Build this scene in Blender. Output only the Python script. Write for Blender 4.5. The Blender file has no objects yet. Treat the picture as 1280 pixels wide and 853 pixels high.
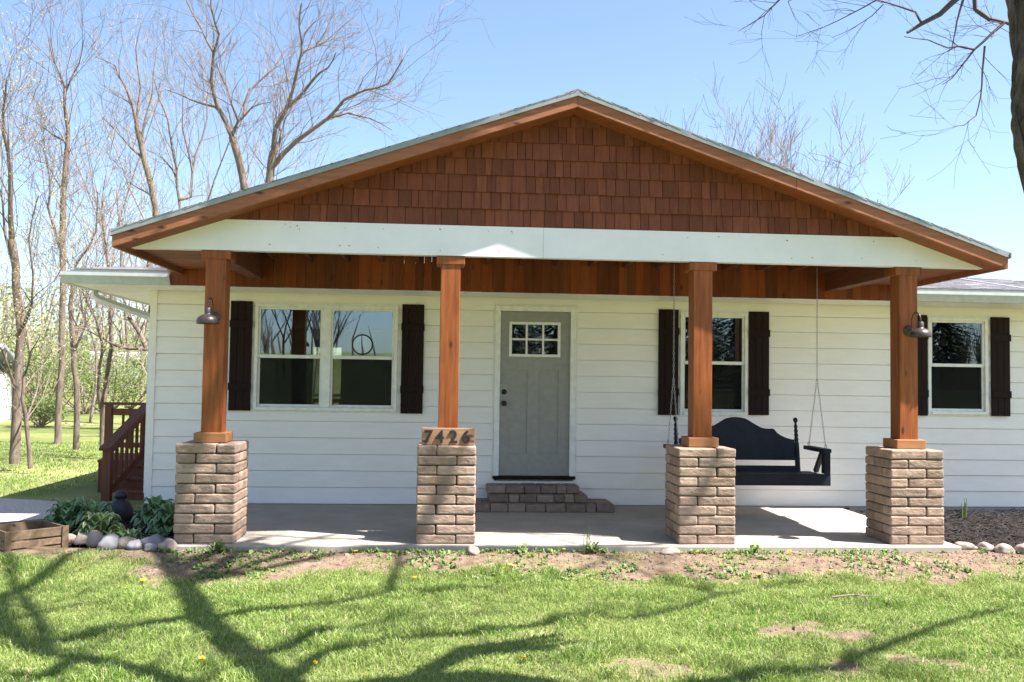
import bpy, bmesh, math, random
import numpy as np
from mathutils import Vector, Matrix, noise

# ------------------------------------------------------------------ camera, sky, sun, exposure
scene = bpy.context.scene
COL = scene.collection
RNG = random.Random(7)

FPX, YAW, PITCH, ROLL = 1140.2, 0.073519, 0.044082, 0.0144916
CAMPOS = Vector((0.0, -11.512, 1.551))
cy_, sy_ = math.cos(YAW), math.sin(YAW)
cp_, sp_ = math.cos(PITCH), math.sin(PITCH)
FWD = Vector((sy_ * cp_, cy_ * cp_, sp_))
_r0 = Vector((cy_, -sy_, 0)); _u0 = _r0.cross(FWD)
RIGHT = _r0 * math.cos(ROLL) + _u0 * math.sin(ROLL)
UP = -_r0 * math.sin(ROLL) + _u0 * math.cos(ROLL)
cam_data = bpy.data.cameras.new('camera')
cam = bpy.data.objects.new('camera', cam_data)
COL.objects.link(cam)
m3 = Matrix((RIGHT, UP, -FWD)).transposed()
cam.matrix_world = Matrix.Translation(CAMPOS) @ m3.to_4x4()
cam_data.sensor_width = 36.0
cam_data.lens = 36.0 * FPX / 1280.0
cam_data.clip_start = 0.05
cam_data.clip_end = 3000
scene.camera = cam

SUN = Vector((0.56, -0.225, 1.0)).normalized()
SUN_EL = math.asin(SUN.z)
SUN_AZ = math.atan2(SUN.x, SUN.y)          # from +Y towards +X
world = bpy.data.worlds.new('World')
scene.world = world
world.use_nodes = True
wn = world.node_tree
bg = wn.nodes['Background']
sky = wn.nodes.new('ShaderNodeTexSky')
sky.sky_type = 'NISHITA'
sky.sun_disc = False
sky.sun_elevation = SUN_EL
sky.sun_rotation = SUN_AZ
sky.altitude = 200
sky.air_density = 1.0
sky.dust_density = 1.3
sky.ozone_density = 2.2
wn.links.new(sky.outputs['Color'], bg.inputs['Color'])
bg.inputs['Strength'].default_value = 0.078
sl = bpy.data.lights.new('sun', 'SUN')
sl.energy = 5.0
sl.angle = math.radians(0.5)
sl.color = (1.0, 0.955, 0.925)
so = bpy.data.objects.new('sun', sl)
COL.objects.link(so)
so.rotation_euler = SUN.to_track_quat('Z', 'Y').to_euler()
so.location = (20, -10, 40)
vs = scene.view_settings
vs.view_transform = 'Standard'
vs.look = 'None'
vs.exposure = 1.87
vs.gamma = 1.0
scene.render.engine = 'CYCLES'
scene.cycles.max_bounces = 8
scene.cycles.transparent_max_bounces = 12


def at(px, py, Y):
    """the point on the vertical plane y = Y seen at pixel px, py of the 1280 wide photograph"""
    r = FWD + RIGHT * ((px - 640) / FPX) + UP * ((426.5 - py) / FPX)
    return CAMPOS + r * ((Y - CAMPOS.y) / r.y)


# ------------------------------------------------------------------ helpers
BASE = {}


def tag(o, label=None, cat=None, group=None, kind=None):
    if label: o['label'] = label
    if cat: o['category'] = cat
    if group: o['group'] = group
    if kind: o['kind'] = kind
    return o


def thing(name, loc, label, cat, group=None):
    o = bpy.data.objects.new(name, None)
    o.empty_display_size = 0.2
    COL.objects.link(o)
    o.location = loc
    BASE[o.name] = Vector(loc)
    return tag(o, label, cat, group)


class MB:
    def __init__(self):
        self.v = []; self.f = []; self.m = []; self.mi = 0

    def add(self, vs_, fs_):
        n = len(self.v)
        self.v.extend(tuple(p) for p in vs_)
        for f in fs_:
            self.f.append(tuple(i + n for i in f)); self.m.append(self.mi)

    def quad(self, a, b, c, d): self.add((a, b, c, d), ((0, 1, 2, 3),))

    def box(self, x0, x1, y0, y1, z0, z1):
        self.add([(x0, y0, z0), (x1, y0, z0), (x1, y1, z0), (x0, y1, z0), (x0, y0, z1), (x1, y0, z1), (x1, y1, z1), (x0, y1, z1)],
                 [(0, 3, 2, 1), (4, 5, 6, 7), (0, 1, 5, 4), (1, 2, 6, 5), (2, 3, 7, 6), (3, 0, 4, 7)])

    def hexa(self, p):      # eight corners, same order as box
        self.add(p, [(0, 3, 2, 1), (4, 5, 6, 7), (0, 1, 5, 4), (1, 2, 6, 5), (2, 3, 7, 6), (3, 0, 4, 7)])

    def bar(self, a, b, w, h, up=(0, 0, 1)):
        """a straight board from a to b, w wide, h along up"""
        a, b, up = Vector(a), Vector(b), Vector(up)
        d = (b - a).normalized()
        s = d.cross(up).normalized(); u = s.cross(d).normalized()
        s *= w / 2; u *= h / 2
        self.hexa([a - s - u, a + s - u, b + s - u, b - s - u, a - s + u, a + s + u, b + s + u, b - s + u])

    def prism(self, pts, y0, y1):
        """outline in x, z extruded along y"""
        n = len(pts)
        vs_ = [(x, y0, z) for x, z in pts] + [(x, y1, z) for x, z in pts]
        fs_ = [tuple(range(n)), tuple(range(2 * n - 1, n - 1, -1))]
        fs_ += [(i, i + n, (i + 1) % n + n, (i + 1) % n) for i in range(n)]
        self.add(vs_, fs_)

    def tube(self, pts, rad, n=6, cap=True, wob=0.0):
        pts = [Vector(p) for p in pts]
        k = len(pts)
        if k < 2: return
        base = len(self.v)
        t0 = (pts[1] - pts[0]).normalized()
        ref = Vector((0, 0, 1)) if abs(t0.z) < 0.9 else Vector((1, 0, 0))
        u = t0.cross(ref).normalized()
        for i, p in enumerate(pts):
            t = (pts[min(i + 1, k - 1)] - pts[max(i - 1, 0)])
            t = t.normalized() if t.length > 1e-9 else t0
            u = (u - t * u.dot(t))
            u = u.normalized() if u.length > 1e-6 else t.orthogonal().normalized()
            w = t.cross(u)
            r = rad[i]
            for j in range(n):
                a = 2 * math.pi * j / n
                rr = r * (1 + (RNG.uniform(-wob, wob) if wob else 0))
                q = p + u * (math.cos(a) * rr) + w * (math.sin(a) * rr)
                self.v.append((q.x, q.y, q.z))
        for i in range(k - 1):
            for j in range(n):
                a = base + i * n + j; b = base + i * n + (j + 1) % n
                self.f.append((a, b, b + n, a + n)); self.m.append(self.mi)
        if cap:
            self.f.append(tuple(base + j for j in range(n - 1, -1, -1))); self.m.append(self.mi)
            self.f.append(tuple(base + (k - 1) * n + j for j in range(n))); self.m.append(self.mi)

    def lathe(self, c, prof, n=24, axis='z'):
        """profile of (radius, height) pairs turned about a vertical axis through c"""
        base = len(self.v); k = len(prof)
        for r, h in prof:
            for j in range(n):
                a = 2 * math.pi * j / n
                self.v.append((c[0] + r * math.cos(a), c[1] + r * math.sin(a), c[2] + h))
        for i in range(k - 1):
            for j in range(n):
                a = base + i * n + j; b = base + i * n + (j + 1) % n
                self.f.append((a, b, b + n, a + n)); self.m.append(self.mi)

    def build(self, name, mat, parent=None, bevel=0, segs=2, smooth=False, kind=None):
        me = bpy.data.meshes.new(name)
        off = BASE.get(parent.name, Vector((0, 0, 0))) if parent else Vector((0, 0, 0))
        va = np.array(self.v, dtype=np.float32).reshape(-1, 3) - np.array(off, dtype=np.float32)
        fl = np.fromiter((i for f in self.f for i in f), dtype=np.int32)
        ln = np.fromiter((len(f) for f in self.f), dtype=np.int32)
        fast_mesh(me, va, fl, ln, smooth)
        mats = mat if isinstance(mat, (list, tuple)) else [mat]
        for mm in mats: me.materials.append(mm)
        if len(mats) > 1:
            me.polygons.foreach_set('material_index', np.array(self.m, dtype=np.int32))
        o = bpy.data.objects.new(name, me)
        COL.objects.link(o)
        if parent:
            o.parent = parent
            BASE[o.name] = off
        if bevel:
            b = o.modifiers.new('bevel', 'BEVEL')
            b.width = bevel; b.segments = segs; b.limit_method = 'ANGLE'; b.angle_limit = math.radians(40)
        if kind: o['kind'] = kind
        return o


def fast_mesh(me, va, fl, ln, smooth=False):
    me.vertices.add(len(va)); me.vertices.foreach_set('co', va.astype(np.float32).ravel())
    me.loops.add(len(fl)); me.loops.foreach_set('vertex_index', fl)
    me.polygons.add(len(ln))
    st = np.concatenate(([0], np.cumsum(ln)[:-1])).astype(np.int32)
    me.polygons.foreach_set('loop_start', st)
    me.polygons.foreach_set('use_smooth', np.full(len(ln), bool(smooth), dtype=bool))
    me.update(calc_edges=True)
    me.validate()


def copy_tree(o, loc, label=None):
    c = o.copy(); COL.objects.link(c); c.location = loc
    if label: c['label'] = label
    for ch in list(o.children):
        d = ch.copy(); COL.objects.link(d); d.parent = c
        for g in list(ch.children):
            e = g.copy(); COL.objects.link(e); e.parent = d
    return c


# ------------------------------------------------------------------ materials
def new_mat(name):
    m = bpy.data.materials.new(name); m.use_nodes = True
    nt = m.node_tree
    return m, nt, nt.nodes['Principled BSDF']


def N(nt, t, **kw):
    n = nt.nodes.new(t)
    for k, v in kw.items(): setattr(n, k, v)
    return n


def ramp(nt, fac, stops):
    r = N(nt, 'ShaderNodeValToRGB')
    e = r.color_ramp.elements
    while len(e) < len(stops): e.new(0.5)
    for i, (p, c) in enumerate(stops):
        e[i].position = p; e[i].color = (c[0], c[1], c[2], 1)
    nt.links.new(fac, r.inputs['Fac'])
    return r.outputs['Color']


def noise_tex(nt, scale, detail=4, rough=0.6, vec_scale=None):
    g = N(nt, 'ShaderNodeNewGeometry')
    mp = N(nt, 'ShaderNodeMapping')
    if vec_scale: mp.inputs['Scale'].default_value = vec_scale
    nt.links.new(g.outputs['Position'], mp.inputs['Vector'])
    t = N(nt, 'ShaderNodeTexNoise')
    t.inputs['Scale'].default_value = scale; t.inputs['Detail'].default_value = detail; t.inputs['Roughness'].default_value = rough
    nt.links.new(mp.outputs['Vector'], t.inputs['Vector'])
    return t.outputs['Fac'], g


def mixc(nt, fac, a, b, mode='MIX'):
    m = N(nt, 'ShaderNodeMix', data_type='RGBA', blend_type=mode)
    for s, v in ((0, fac), (6, a), (7, b)):
        if hasattr(v, 'is_linked') or hasattr(v, 'links'): nt.links.new(v, m.inputs[s])
        elif isinstance(v, (int, float)): m.inputs[s].default_value = v
        else: m.inputs[s].default_value = (v[0], v[1], v[2], 1)
    return m.outputs[2]


def bump(nt, p, h, strength, dist=0.01):
    b = N(nt, 'ShaderNodeBump')
    b.inputs['Strength'].default_value = strength; b.inputs['Distance'].default_value = dist
    nt.links.new(h, b.inputs['Height']); nt.links.new(b.outputs['Normal'], p.inputs['Normal'])


def varied(name, ca, cb, scale=8, rough=0.7, vec=None, isl=None, bstr=0.0, bdist=0.004, spec=0.3, detail=5, lo=0.3, hi=0.7, hue=None):
    """two colours mixed by noise; isl = (dark, light) factors that differ from piece to piece"""
    m, nt, p = new_mat(name)
    f, g = noise_tex(nt, scale, detail, 0.62, vec)
    c = ramp(nt, f, [(lo, ca), (hi, cb)])
    if isl:
        v = N(nt, 'ShaderNodeMapRange')
        v.inputs[3].default_value = isl[0]; v.inputs[4].default_value = isl[1]
        nt.links.new(g.outputs['Random Per Island'], v.inputs[0])
        vm = N(nt, 'ShaderNodeVectorMath', operation='SCALE')
        nt.links.new(c, vm.inputs[0]); nt.links.new(v.outputs[0], vm.inputs['Scale'])
        c = vm.outputs[0]
        if hue:
            h2 = N(nt, 'ShaderNodeMath', operation='MULTIPLY'); h2.inputs[1].default_value = 9.17
            h3 = N(nt, 'ShaderNodeMath', operation='FRACT')
            nt.links.new(g.outputs['Random Per Island'], h2.inputs[0]); nt.links.new(h2.outputs[0], h3.inputs[0])
            c = mixc(nt, h3.outputs[0], c, hue, 'MULTIPLY')
    nt.links.new(c, p.inputs['Base Color'])
    p.inputs['Roughness'].default_value = rough
    p.inputs['Specular IOR Level'].default_value = spec
    if bstr: bump(nt, p, f, bstr, bdist)
    return m


def wood(name, ca, cb, axis='z', isl=(0.85, 1.15), rough=0.6, knots=True, spec=0.3, hue=None):
    m, nt, p = new_mat(name)
    sc = {'z': (26, 26, 1.6), 'x': (1.6, 26, 26), 'y': (26, 1.6, 26)}[axis]
    f, g = noise_tex(nt, 1.0, 6, 0.65, sc)
    c = ramp(nt, f, [(0.28, ca), (0.72, cb)])
    if knots:
        sk = {'z': (9, 9, 3.5), 'x': (3.5, 9, 9), 'y': (9, 3.5, 9)}[axis]
        mp = N(nt, 'ShaderNodeMapping'); mp.inputs['Scale'].default_value = sk
        nt.links.new(g.outputs['Position'], mp.inputs['Vector'])
        vo = N(nt, 'ShaderNodeTexVoronoi'); vo.inputs['Scale'].default_value = 0.9
        nt.links.new(mp.outputs['Vector'], vo.inputs['Vector'])
        kf = ramp(nt, vo.outputs['Distance'], [(0.05, (1, 1, 1)), (0.17, (0, 0, 0))])
        c = mixc(nt, kf, c, tuple(x * 0.32 for x in ca))
    v = N(nt, 'ShaderNodeMapRange'); v.inputs[3].default_value = isl[0]; v.inputs[4].default_value = isl[1]
    nt.links.new(g.outputs['Random Per Island'], v.inputs[0])
    vm = N(nt, 'ShaderNodeVectorMath', operation='SCALE')
    nt.links.new(c, vm.inputs[0]); nt.links.new(v.outputs[0], vm.inputs['Scale'])
    c = vm.outputs[0]
    if hue:
        h2 = N(nt, 'ShaderNodeMath', operation='MULTIPLY'); h2.inputs[1].default_value = 7.31
        h3 = N(nt, 'ShaderNodeMath', operation='FRACT')
        nt.links.new(g.outputs['Random Per Island'], h2.inputs[0]); nt.links.new(h2.outputs[0], h3.inputs[0])
        c = mixc(nt, h3.outputs[0], c, hue, 'MULTIPLY')
    nt.links.new(c, p.inputs['Base Color'])
    p.inputs['Roughness'].default_value = rough; p.inputs['Specular IOR Level'].default_value = spec
    bump(nt, p, f, 0.25, 0.004)
    return m


def plain(name, c, rough=0.5, metal=0.0, spec=0.5):
    m, nt, p = new_mat(name)
    f, g = noise_tex(nt, 14, 4)
    nt.links.new(ramp(nt, f, [(0.25, tuple(x * 0.86 for x in c)), (0.75, tuple(min(1, x * 1.08) for x in c))]), p.inputs['Base Color'])
    p.inputs['Roughness'].default_value = rough; p.inputs['Metallic'].default_value = metal
    p.inputs['Specular IOR Level'].default_value = spec
    return m


def glass_mat():
    m, nt, p = new_mat('window_glass')
    nt.nodes.remove(p)
    out = nt.nodes['Material Output']
    tr = N(nt, 'ShaderNodeBsdfTransparent'); tr.inputs['Color'].default_value = (0.72, 0.78, 0.76, 1)
    gl = N(nt, 'ShaderNodeBsdfGlossy'); gl.inputs['Roughness'].default_value = 0.004; gl.inputs['Color'].default_value = (.70, .84, 1.0, 1)
    fr = N(nt, 'ShaderNodeFresnel'); fr.inputs['IOR'].default_value = 2.45
    f, g = noise_tex(nt, 1.1, 2)
    b = N(nt, 'ShaderNodeBump'); b.inputs['Strength'].default_value = 0.02; b.inputs['Distance'].default_value = 0.004
    nt.links.new(f, b.inputs['Height']); nt.links.new(b.outputs['Normal'], gl.inputs['Normal'])
    mx = N(nt, 'ShaderNodeMixShader')
    nt.links.new(fr.outputs[0], mx.inputs[0]); nt.links.new(tr.outputs[0], mx.inputs[1]); nt.links.new(gl.outputs[0], mx.inputs[2])
    nt.links.new(mx.outputs[0], out.inputs['Surface'])
    return m


def screen_mat():
    m, nt, p = new_mat('insect_screen')
    p.inputs['Base Color'].default_value = (.012, .013, .013, 1); p.inputs['Roughness'].default_value = .8; p.inputs['Specular IOR Level'].default_value = .1
    tr = N(nt, 'ShaderNodeBsdfTransparent')
    mx = N(nt, 'ShaderNodeMixShader'); mx.inputs[0].default_value = .56
    nt.links.new(tr.outputs[0], mx.inputs[1]); nt.links.new(p.outputs[0], mx.inputs[2])
    nt.links.new(mx.outputs[0], nt.nodes['Material Output'].inputs['Surface'])
    return m


def leafy(name, ca, cb, trans=0.35, rough=0.5, sheen=0.3):
    m, nt, p = new_mat(name)
    g = N(nt, 'ShaderNodeNewGeometry')
    c = ramp(nt, g.outputs['Random Per Island'], [(0.0, ca), (1.0, cb)])
    nt.links.new(c, p.inputs['Base Color'])
    p.inputs['Roughness'].default_value = rough; p.inputs['Specular IOR Level'].default_value = sheen
    t = N(nt, 'ShaderNodeBsdfTranslucent'); nt.links.new(c, t.inputs['Color'])
    mx = N(nt, 'ShaderNodeMixShader'); mx.inputs[0].default_value = trans
    out = nt.nodes['Material Output']
    nt.links.new(p.outputs[0], mx.inputs[1]); nt.links.new(t.outputs[0], mx.inputs[2])
    nt.links.new(mx.outputs[0], out.inputs['Surface'])
    return m


M = {}
M['siding'] = varied('white_vinyl_siding', (.82, .785, .73), (.88, .845, .80), 3.0, .45, (1, 1, 4), None, .05, .003, .4)
M['trim_white'] = plain('white_trim_paint', (.80, .80, .76), .4)
M['beam_white'] = varied('primed_white_board', (.72, .715, .765), (.81, .80, .845), 2.2, .55, (1, 1, 1))
M['post_wood'] = wood('stained_cedar_post', (.145, .037, .008), (.35, .102, .025), 'z', (.92, 1.08), .5)
M['cap_wood'] = wood('pale_cedar_trim', (.27, .115, .042), (.39, .185, .075), 'x', (.9, 1.1), .6, False)
M['rake_wood'] = wood('stained_rake_board', (.20, .068, .030), (.35, .138, .068), 'x', (.9, 1.1), .55)
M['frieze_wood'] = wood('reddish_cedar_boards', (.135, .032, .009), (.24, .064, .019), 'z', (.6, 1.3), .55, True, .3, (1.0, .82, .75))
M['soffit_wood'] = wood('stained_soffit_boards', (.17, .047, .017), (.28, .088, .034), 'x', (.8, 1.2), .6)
M['shake'] = wood('cedar_shakes', (.130, .040, .021), (.215, .071, .038), 'z', (.76, 1.16), .7, False, .2, (1.0, .93, .92))
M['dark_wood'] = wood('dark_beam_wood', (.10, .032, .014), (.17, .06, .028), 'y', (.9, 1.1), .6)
M['shutter'] = wood('espresso_shutter_paint', (.013, .0062, .0055), (.020, .0100, .0088), 'z', (.85, 1.2), .6, False, .12)
M['door'] = plain('warm_grey_door_paint', (.30, .295, .272), .42)
M['black'] = plain('black_hardware', (.012, .011, .011), .35)
M['swing'] = varied('navy_black_paint', (.009, .011, .017), (.016, .019, .028), 9, .5, (1, 1, 1), None, .1, .002, .2)
M['chain'] = plain('galvanised_steel', (.42, .42, .42), .4, .8)
M['gutter'] = plain('white_aluminium_gutter', (.46, .50, .485), .4)
M['drip'] = plain('grey_metal_drip_edge', (.24, .26, .27), .5, .1)
M['shingle'] = varied('grey_asphalt_shingles', (.17, .17, .18), (.34, .33, .34), 60, .9, (1, 1, 1), (.72, 1.25), .3, .004, .1)
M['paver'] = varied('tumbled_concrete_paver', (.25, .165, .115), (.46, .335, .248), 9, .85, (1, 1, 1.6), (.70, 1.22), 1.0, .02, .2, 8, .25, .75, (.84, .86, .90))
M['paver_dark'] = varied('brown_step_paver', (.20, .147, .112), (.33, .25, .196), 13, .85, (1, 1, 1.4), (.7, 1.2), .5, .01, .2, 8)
M['core'] = plain('dark_joint_core', (.035, .026, .02), .95)
M['concrete'] = varied('porch_concrete', (.31, .275, .225), (.41, .37, .31), 2.6, .8, (1, 1, 1), None, .1, .003, .25, 9, .3, .75)
M['glass'] = glass_mat()
M['screen'] = screen_mat()
M['lamp_metal'] = plain('dark_bronze_enamel', (.055, .040, .036), .38, .2)
M['lamp_white'] = plain('white_enamel', (.75, .74, .7), .35)
M['plaque'] = wood('plaque_board', (.26, .135, .078), (.40, .225, .14), 'x', (.95, 1.05), .65)
M['number'] = plain('dark_metal_numbers', (.022, .021, .023), .4, .0)
M['deck_wood'] = wood('red_brown_deck_stain', (.085, .026, .015), (.15, .05, .028), 'z', (.85, 1.2), .55)
M['crate_wood'] = wood('weathered_crate_wood', (.095, .062, .036), (.21, .15, .092), 'x', (.75, 1.2), .8)
M['mulch'] = varied('dark_mulch_soil', (.012, .010, .009), (.032, .026, .023), 40, .95, None, None, .8, .02, .1)
M['chip'] = varied('shredded_bark_chip', (.013, .0105, .0095), (.045, .036, .033), 30, .9, None, (.35, 1.5), .3, .003, .2)
M['rock'] = varied('fieldstone', (.19, .15, .125), (.34, .28, .235), 9, .8, None, (.72, 1.2), .35, .01, .25, 8)
M['rock_grey'] = varied('bluish_fieldstone', (.14, .14, .15), (.25, .245, .25), 9, .75, None, (.72, 1.2), .35, .01, .25, 8)
M['ornament'] = plain('black_cast_metal', (.016, .017, .021), .55)
M['interior'] = plain('interior_paint', (.28, .27, .25), .8)
M['bark'] = varied('grey_brown_bark', (.095, .073, .056), (.235, .185, .145), 5, .9, (3, 3, .8), None, .5, .03, .1, 8)
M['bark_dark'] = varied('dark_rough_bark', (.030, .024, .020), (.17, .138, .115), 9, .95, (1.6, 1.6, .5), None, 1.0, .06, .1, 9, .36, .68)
M['twig'] = varied('pale_twigs', (.14, .105, .092), (.25, .195, .17), 3, .9, None, (.8, 1.2))
M['twig_pale'] = varied('sunlit_far_twigs', (.24, .19, .175), (.38, .31, .28), 3, .9, None, (.85, 1.15))  # lighter copy of the twig colours, far sunlit paleness painted in
M['bark_pale'] = varied('sunlit_far_bark', (.15, .12, .10), (.30, .25, .215), 5, .9, (3, 3, .8), None, .4, .03, .1, 8)  # bark copy lightened the same way, sunlight put into the colour
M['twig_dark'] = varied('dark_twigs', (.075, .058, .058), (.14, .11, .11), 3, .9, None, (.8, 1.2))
M['bud'] = leafy('spring_buds', (.30, .30, .09), (.46, .42, .17), .45)
M['shrub'] = leafy('fresh_shrub_leaves', (.12, .17, .045), (.27, .32, .11), .4)
M['far_leaf'] = leafy('far_spring_leaves', (.20, .24, .09), (.36, .38, .18), .4)
M['spruce'] = leafy('spruce_needles', (.012, .028, .012), (.03, .055, .022), .1, .7)
M['hosta'] = leafy('hosta_leaf', (.085, .18, .055), (.16, .29, .095), .25, .42, .5)
M['hosta_var'] = leafy('cream_edged_hosta_leaf', (.10, .22, .05), (.20, .32, .09), .25, .45, .5)
M['hosta_edge'] = leafy('hosta_glint_margin', (.20, .33, .15), (.38, .48, .27), .2, .45, .5)  # sun glints painted as a paler rim on plain green hosta leaves
M['hosta_var_edge'] = leafy('hosta_cream_margin', (.52, .54, .27), (.66, .66, .42), .25, .45, .5)
M['weed'] = leafy('broad_weed_leaf', (.11, .19, .045), (.26, .33, .11), .3, .5)
M['clod'] = varied('soil_clod', (.11, .075, .05), (.27, .20, .15), 20, .95, None, (.6, 1.25))
M['yellow'] = plain('dandelion_yellow', (.80, .55, .02), .7)
M['hip_shingle'] = varied('pale_asphalt_shingles', (.27, .26, .27), (.46, .44, .45), 60, .9, (1, 1, 1), (.72, 1.2), .3, .004, .1)
M['shed_white'] = plain('white_shed_siding', (.72, .71, .68), .6)
M['shed_roof'] = plain('pale_grey_shed_roof', (.33, .34, .36), .6)
M['conduit'] = plain('grey_outlet_cover', (.32, .34, .28), .5)
M['gravel'] = varied('pale_gravel', (.30, .265, .24), (.52, .47, .43), 26, .95, None, None, .6, .02, .1, 9)
M['flower_stem'] = plain('stem_green', (.12, .2, .05), .6)


# ------------------------------------------------------------------ the ground
def smooth(a, b, x):
    t = np.clip((x - a) / (b - a), 0, 1)
    return t * t * (3 - 2 * t)


def vnoise(x, y, s, seed):
    """value noise on arrays"""
    x = np.asarray(x, dtype=np.float64) * s; y = np.asarray(y, dtype=np.float64) * s
    xi = np.floor(x).astype(np.int64); yi = np.floor(y).astype(np.int64)
    fx = x - xi; fy = y - yi
    fx = fx * fx * (3 - 2 * fx); fy = fy * fy * (3 - 2 * fy)

    def h(a, b):
        n = (a * 374761393 + b * 668265263 + seed * 974711) & 0x7fffffff
        n = ((n ^ (n >> 13)) * 1274126177) & 0x7fffffff
        return ((n ^ (n >> 16)) & 0xffff) / 65535.0
    return (h(xi, yi) * (1 - fx) + h(xi + 1, yi) * fx) * (1 - fy) + (h(xi, yi + 1) * (1 - fx) + h(xi + 1, yi + 1) * fx) * fy


def fbm(x, y, s, seed, o=4):
    r = 0; a = 0.5; t = 0
    for i in range(o):
        r = r + a * vnoise(x, y, s * 2 ** i, seed + i); t += a; a *= 0.55
    return r / t


def ground_h(x, y):
    x = np.asarray(x, dtype=np.float64); y = np.asarray(y, dtype=np.float64)
    h = -0.135 + 0.085 * smooth(-3.9, -2.95, y)
    h = h + (fbm(x, y, 1.6, 3) - 0.5) * 0.035 * (1 - 0.4 * smooth(-3.6, -3.0, y))
    h = h - 0.06 * smooth(-2.75, -2.4, y) - 0.02 * smooth(-2, 2, y)
    far = smooth(12, 80, y) * 3.6 + np.maximum(y - 80, 0) * 0.02
    h = h + far + smooth(-14, -44, y) * 1.25 + smooth(-46, -95, y) * 3.3 + smooth(-30, -140, x) * 4 + (fbm(x, y, 0.09, 9, 3) - .5) * smooth(10, 40, np.abs(y)) * 1.2
    return h


def bare(x, y):
    """how bare of grass the soil is: 1 beside the porch slab and on worn patches"""
    x = np.asarray(x, dtype=np.float64); y = np.asarray(y, dtype=np.float64)
    n = fbm(x, y, 1.3, 21); n2 = fbm(x, y, 4.5, 33)
    edge = -3.62 + (n - 0.5) * 1.1 + (n2 - .5) * .55 - 0.10 * smooth(1.0, 5.0, x) + 0.55 * smooth(-2.2, -3.4, x)
    b = smooth(-0.14, 0.14, y - edge) * (y < -1.5) * (1 - .22 * smooth(.54, .66, fbm(x, y, 3.0, 57, 3)))
    for (px, py, sx, sy, a) in ((2.55, -5.35, .36, .2, 1.0), (2.75, -6.12, .42, .2, 1.0), (1.25, -6.15, .3, .2, .8), (4.4, -5.4, .3, .2, .7), (.9, -5.0, .3, .12, .45), (-1.2, -5.7, .3, .15, .4)):
        d = ((x - px) / sx) ** 2 + ((y - py) / sy) ** 2
        b = np.maximum(b, a * smooth(1.25, .35, d + (n2 - .5) * 3.6 + (n - .5) * 2.2))
    return b


xs = np.concatenate([-9 - np.cumsum(0.08 * 1.09 ** np.arange(1, 90))[::-1], np.arange(-9, 9, .07), 9 + np.cumsum(0.08 * 1.09 ** np.arange(0, 90))])
ys = np.concatenate([-9 - np.cumsum(0.08 * 1.09 ** np.arange(1, 90))[::-1], np.arange(-9, -2, .06), -2 + np.cumsum(0.07 * 1.08 ** np.arange(0, 100))])
GX, GY = np.meshgrid(xs, ys)
GZ = ground_h(GX, GY)
nx, ny = len(xs), len(ys)
va = np.stack([GX.ravel(), GY.ravel(), GZ.ravel()], 1)
ii = (np.arange(ny - 1)[:, None] * nx + np.arange(nx - 1)[None, :]).ravel()
fl = np.stack([ii, ii + 1, ii + nx + 1, ii + nx], 1).ravel().astype(np.int32)
me = bpy.data.meshes.new('lawn')
fast_mesh(me, va, fl, np.full(len(ii), 4, dtype=np.int32), True)
att = me.attributes.new('bare', 'FLOAT', 'POINT')
att.data.foreach_set('value', bare(GX, GY).ravel().astype(np.float32))
m, nt, p = new_mat('lawn_soil')
f, g = noise_tex(nt, 7, 8, .7)
f2, _ = noise_tex(nt, .35, 5, .6)
soil = ramp(nt, f, [(.3, (.105, .070, .046)), (.52, (.18, .128, .088)), (.78, (.27, .205, .148))])
f3, _ = noise_tex(nt, 30, 6, .7)
turf = ramp(nt, f3, [(.3, (.065, .085, .022)), (.7, (.17, .205, .062))])
turf = mixc(nt, ramp(nt, f2, [(.42, (0, 0, 0)), (.62, (1, 1, 1))]), turf, (.23, .235, .095))
a = N(nt, 'ShaderNodeAttribute'); a.attribute_name = 'bare'
nt.links.new(mixc(nt, a.outputs['Fac'], turf, soil), p.inputs['Base Color'])
p.inputs['Roughness'].default_value = .95; p.inputs['Specular IOR Level'].default_value = .1
bump(nt, p, f, .9, .03)
me.materials.append(m)
lawn = bpy.data.objects.new('lawn', me); COL.objects.link(lawn)
tag(lawn, kind='structure')

# gravel drive on the left, following the lawn
b = MB()
n = 50
xs_ = np.linspace(-60, -4.25, n)
for k in range(n - 1):
    row = []
    for x in (xs_[k], xs_[k + 1]):
        y0 = -1.3 + 0.05 * (x + 4) + (0.12 * math.sin(x * 2.3)); y1 = 1.25 - 0.04 * (x + 4) + 0.16 * math.sin(x * 1.7 + 1)
        if x > -5: y0 += (x + 5) * .7; y1 -= (x + 5) * 1.0
        row.append([(x, y, float(ground_h(x, y)) + .012) for y in (y0, (2 * y0 + y1) / 3, (y0 + 2 * y1) / 3, y1)])
    for j in range(3): b.quad(row[0][j], row[1][j], row[1][j + 1], row[0][j + 1])
b.build('gravel_driveway', M['gravel'], kind='structure')

b = MB()
for k in range(40):
    x0_, x1_ = -80 + k * 4, -76 + k * 4
    def rp(x, y): return (x, y, float(ground_h(x, -44.5)) + .05)
    b.quad(rp(x0_, -46.4), rp(x1_, -46.4), rp(x1_, -43.2), rp(x0_, -43.2))
b.build('road', M['gravel'], kind='structure')

# porch slab
b = MB()
b.box(-2.56, 5.08, -2.86, -0.02, -.25, 0)
b.build('porch_floor', M['concrete'], bevel=.012, kind='structure')

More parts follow.
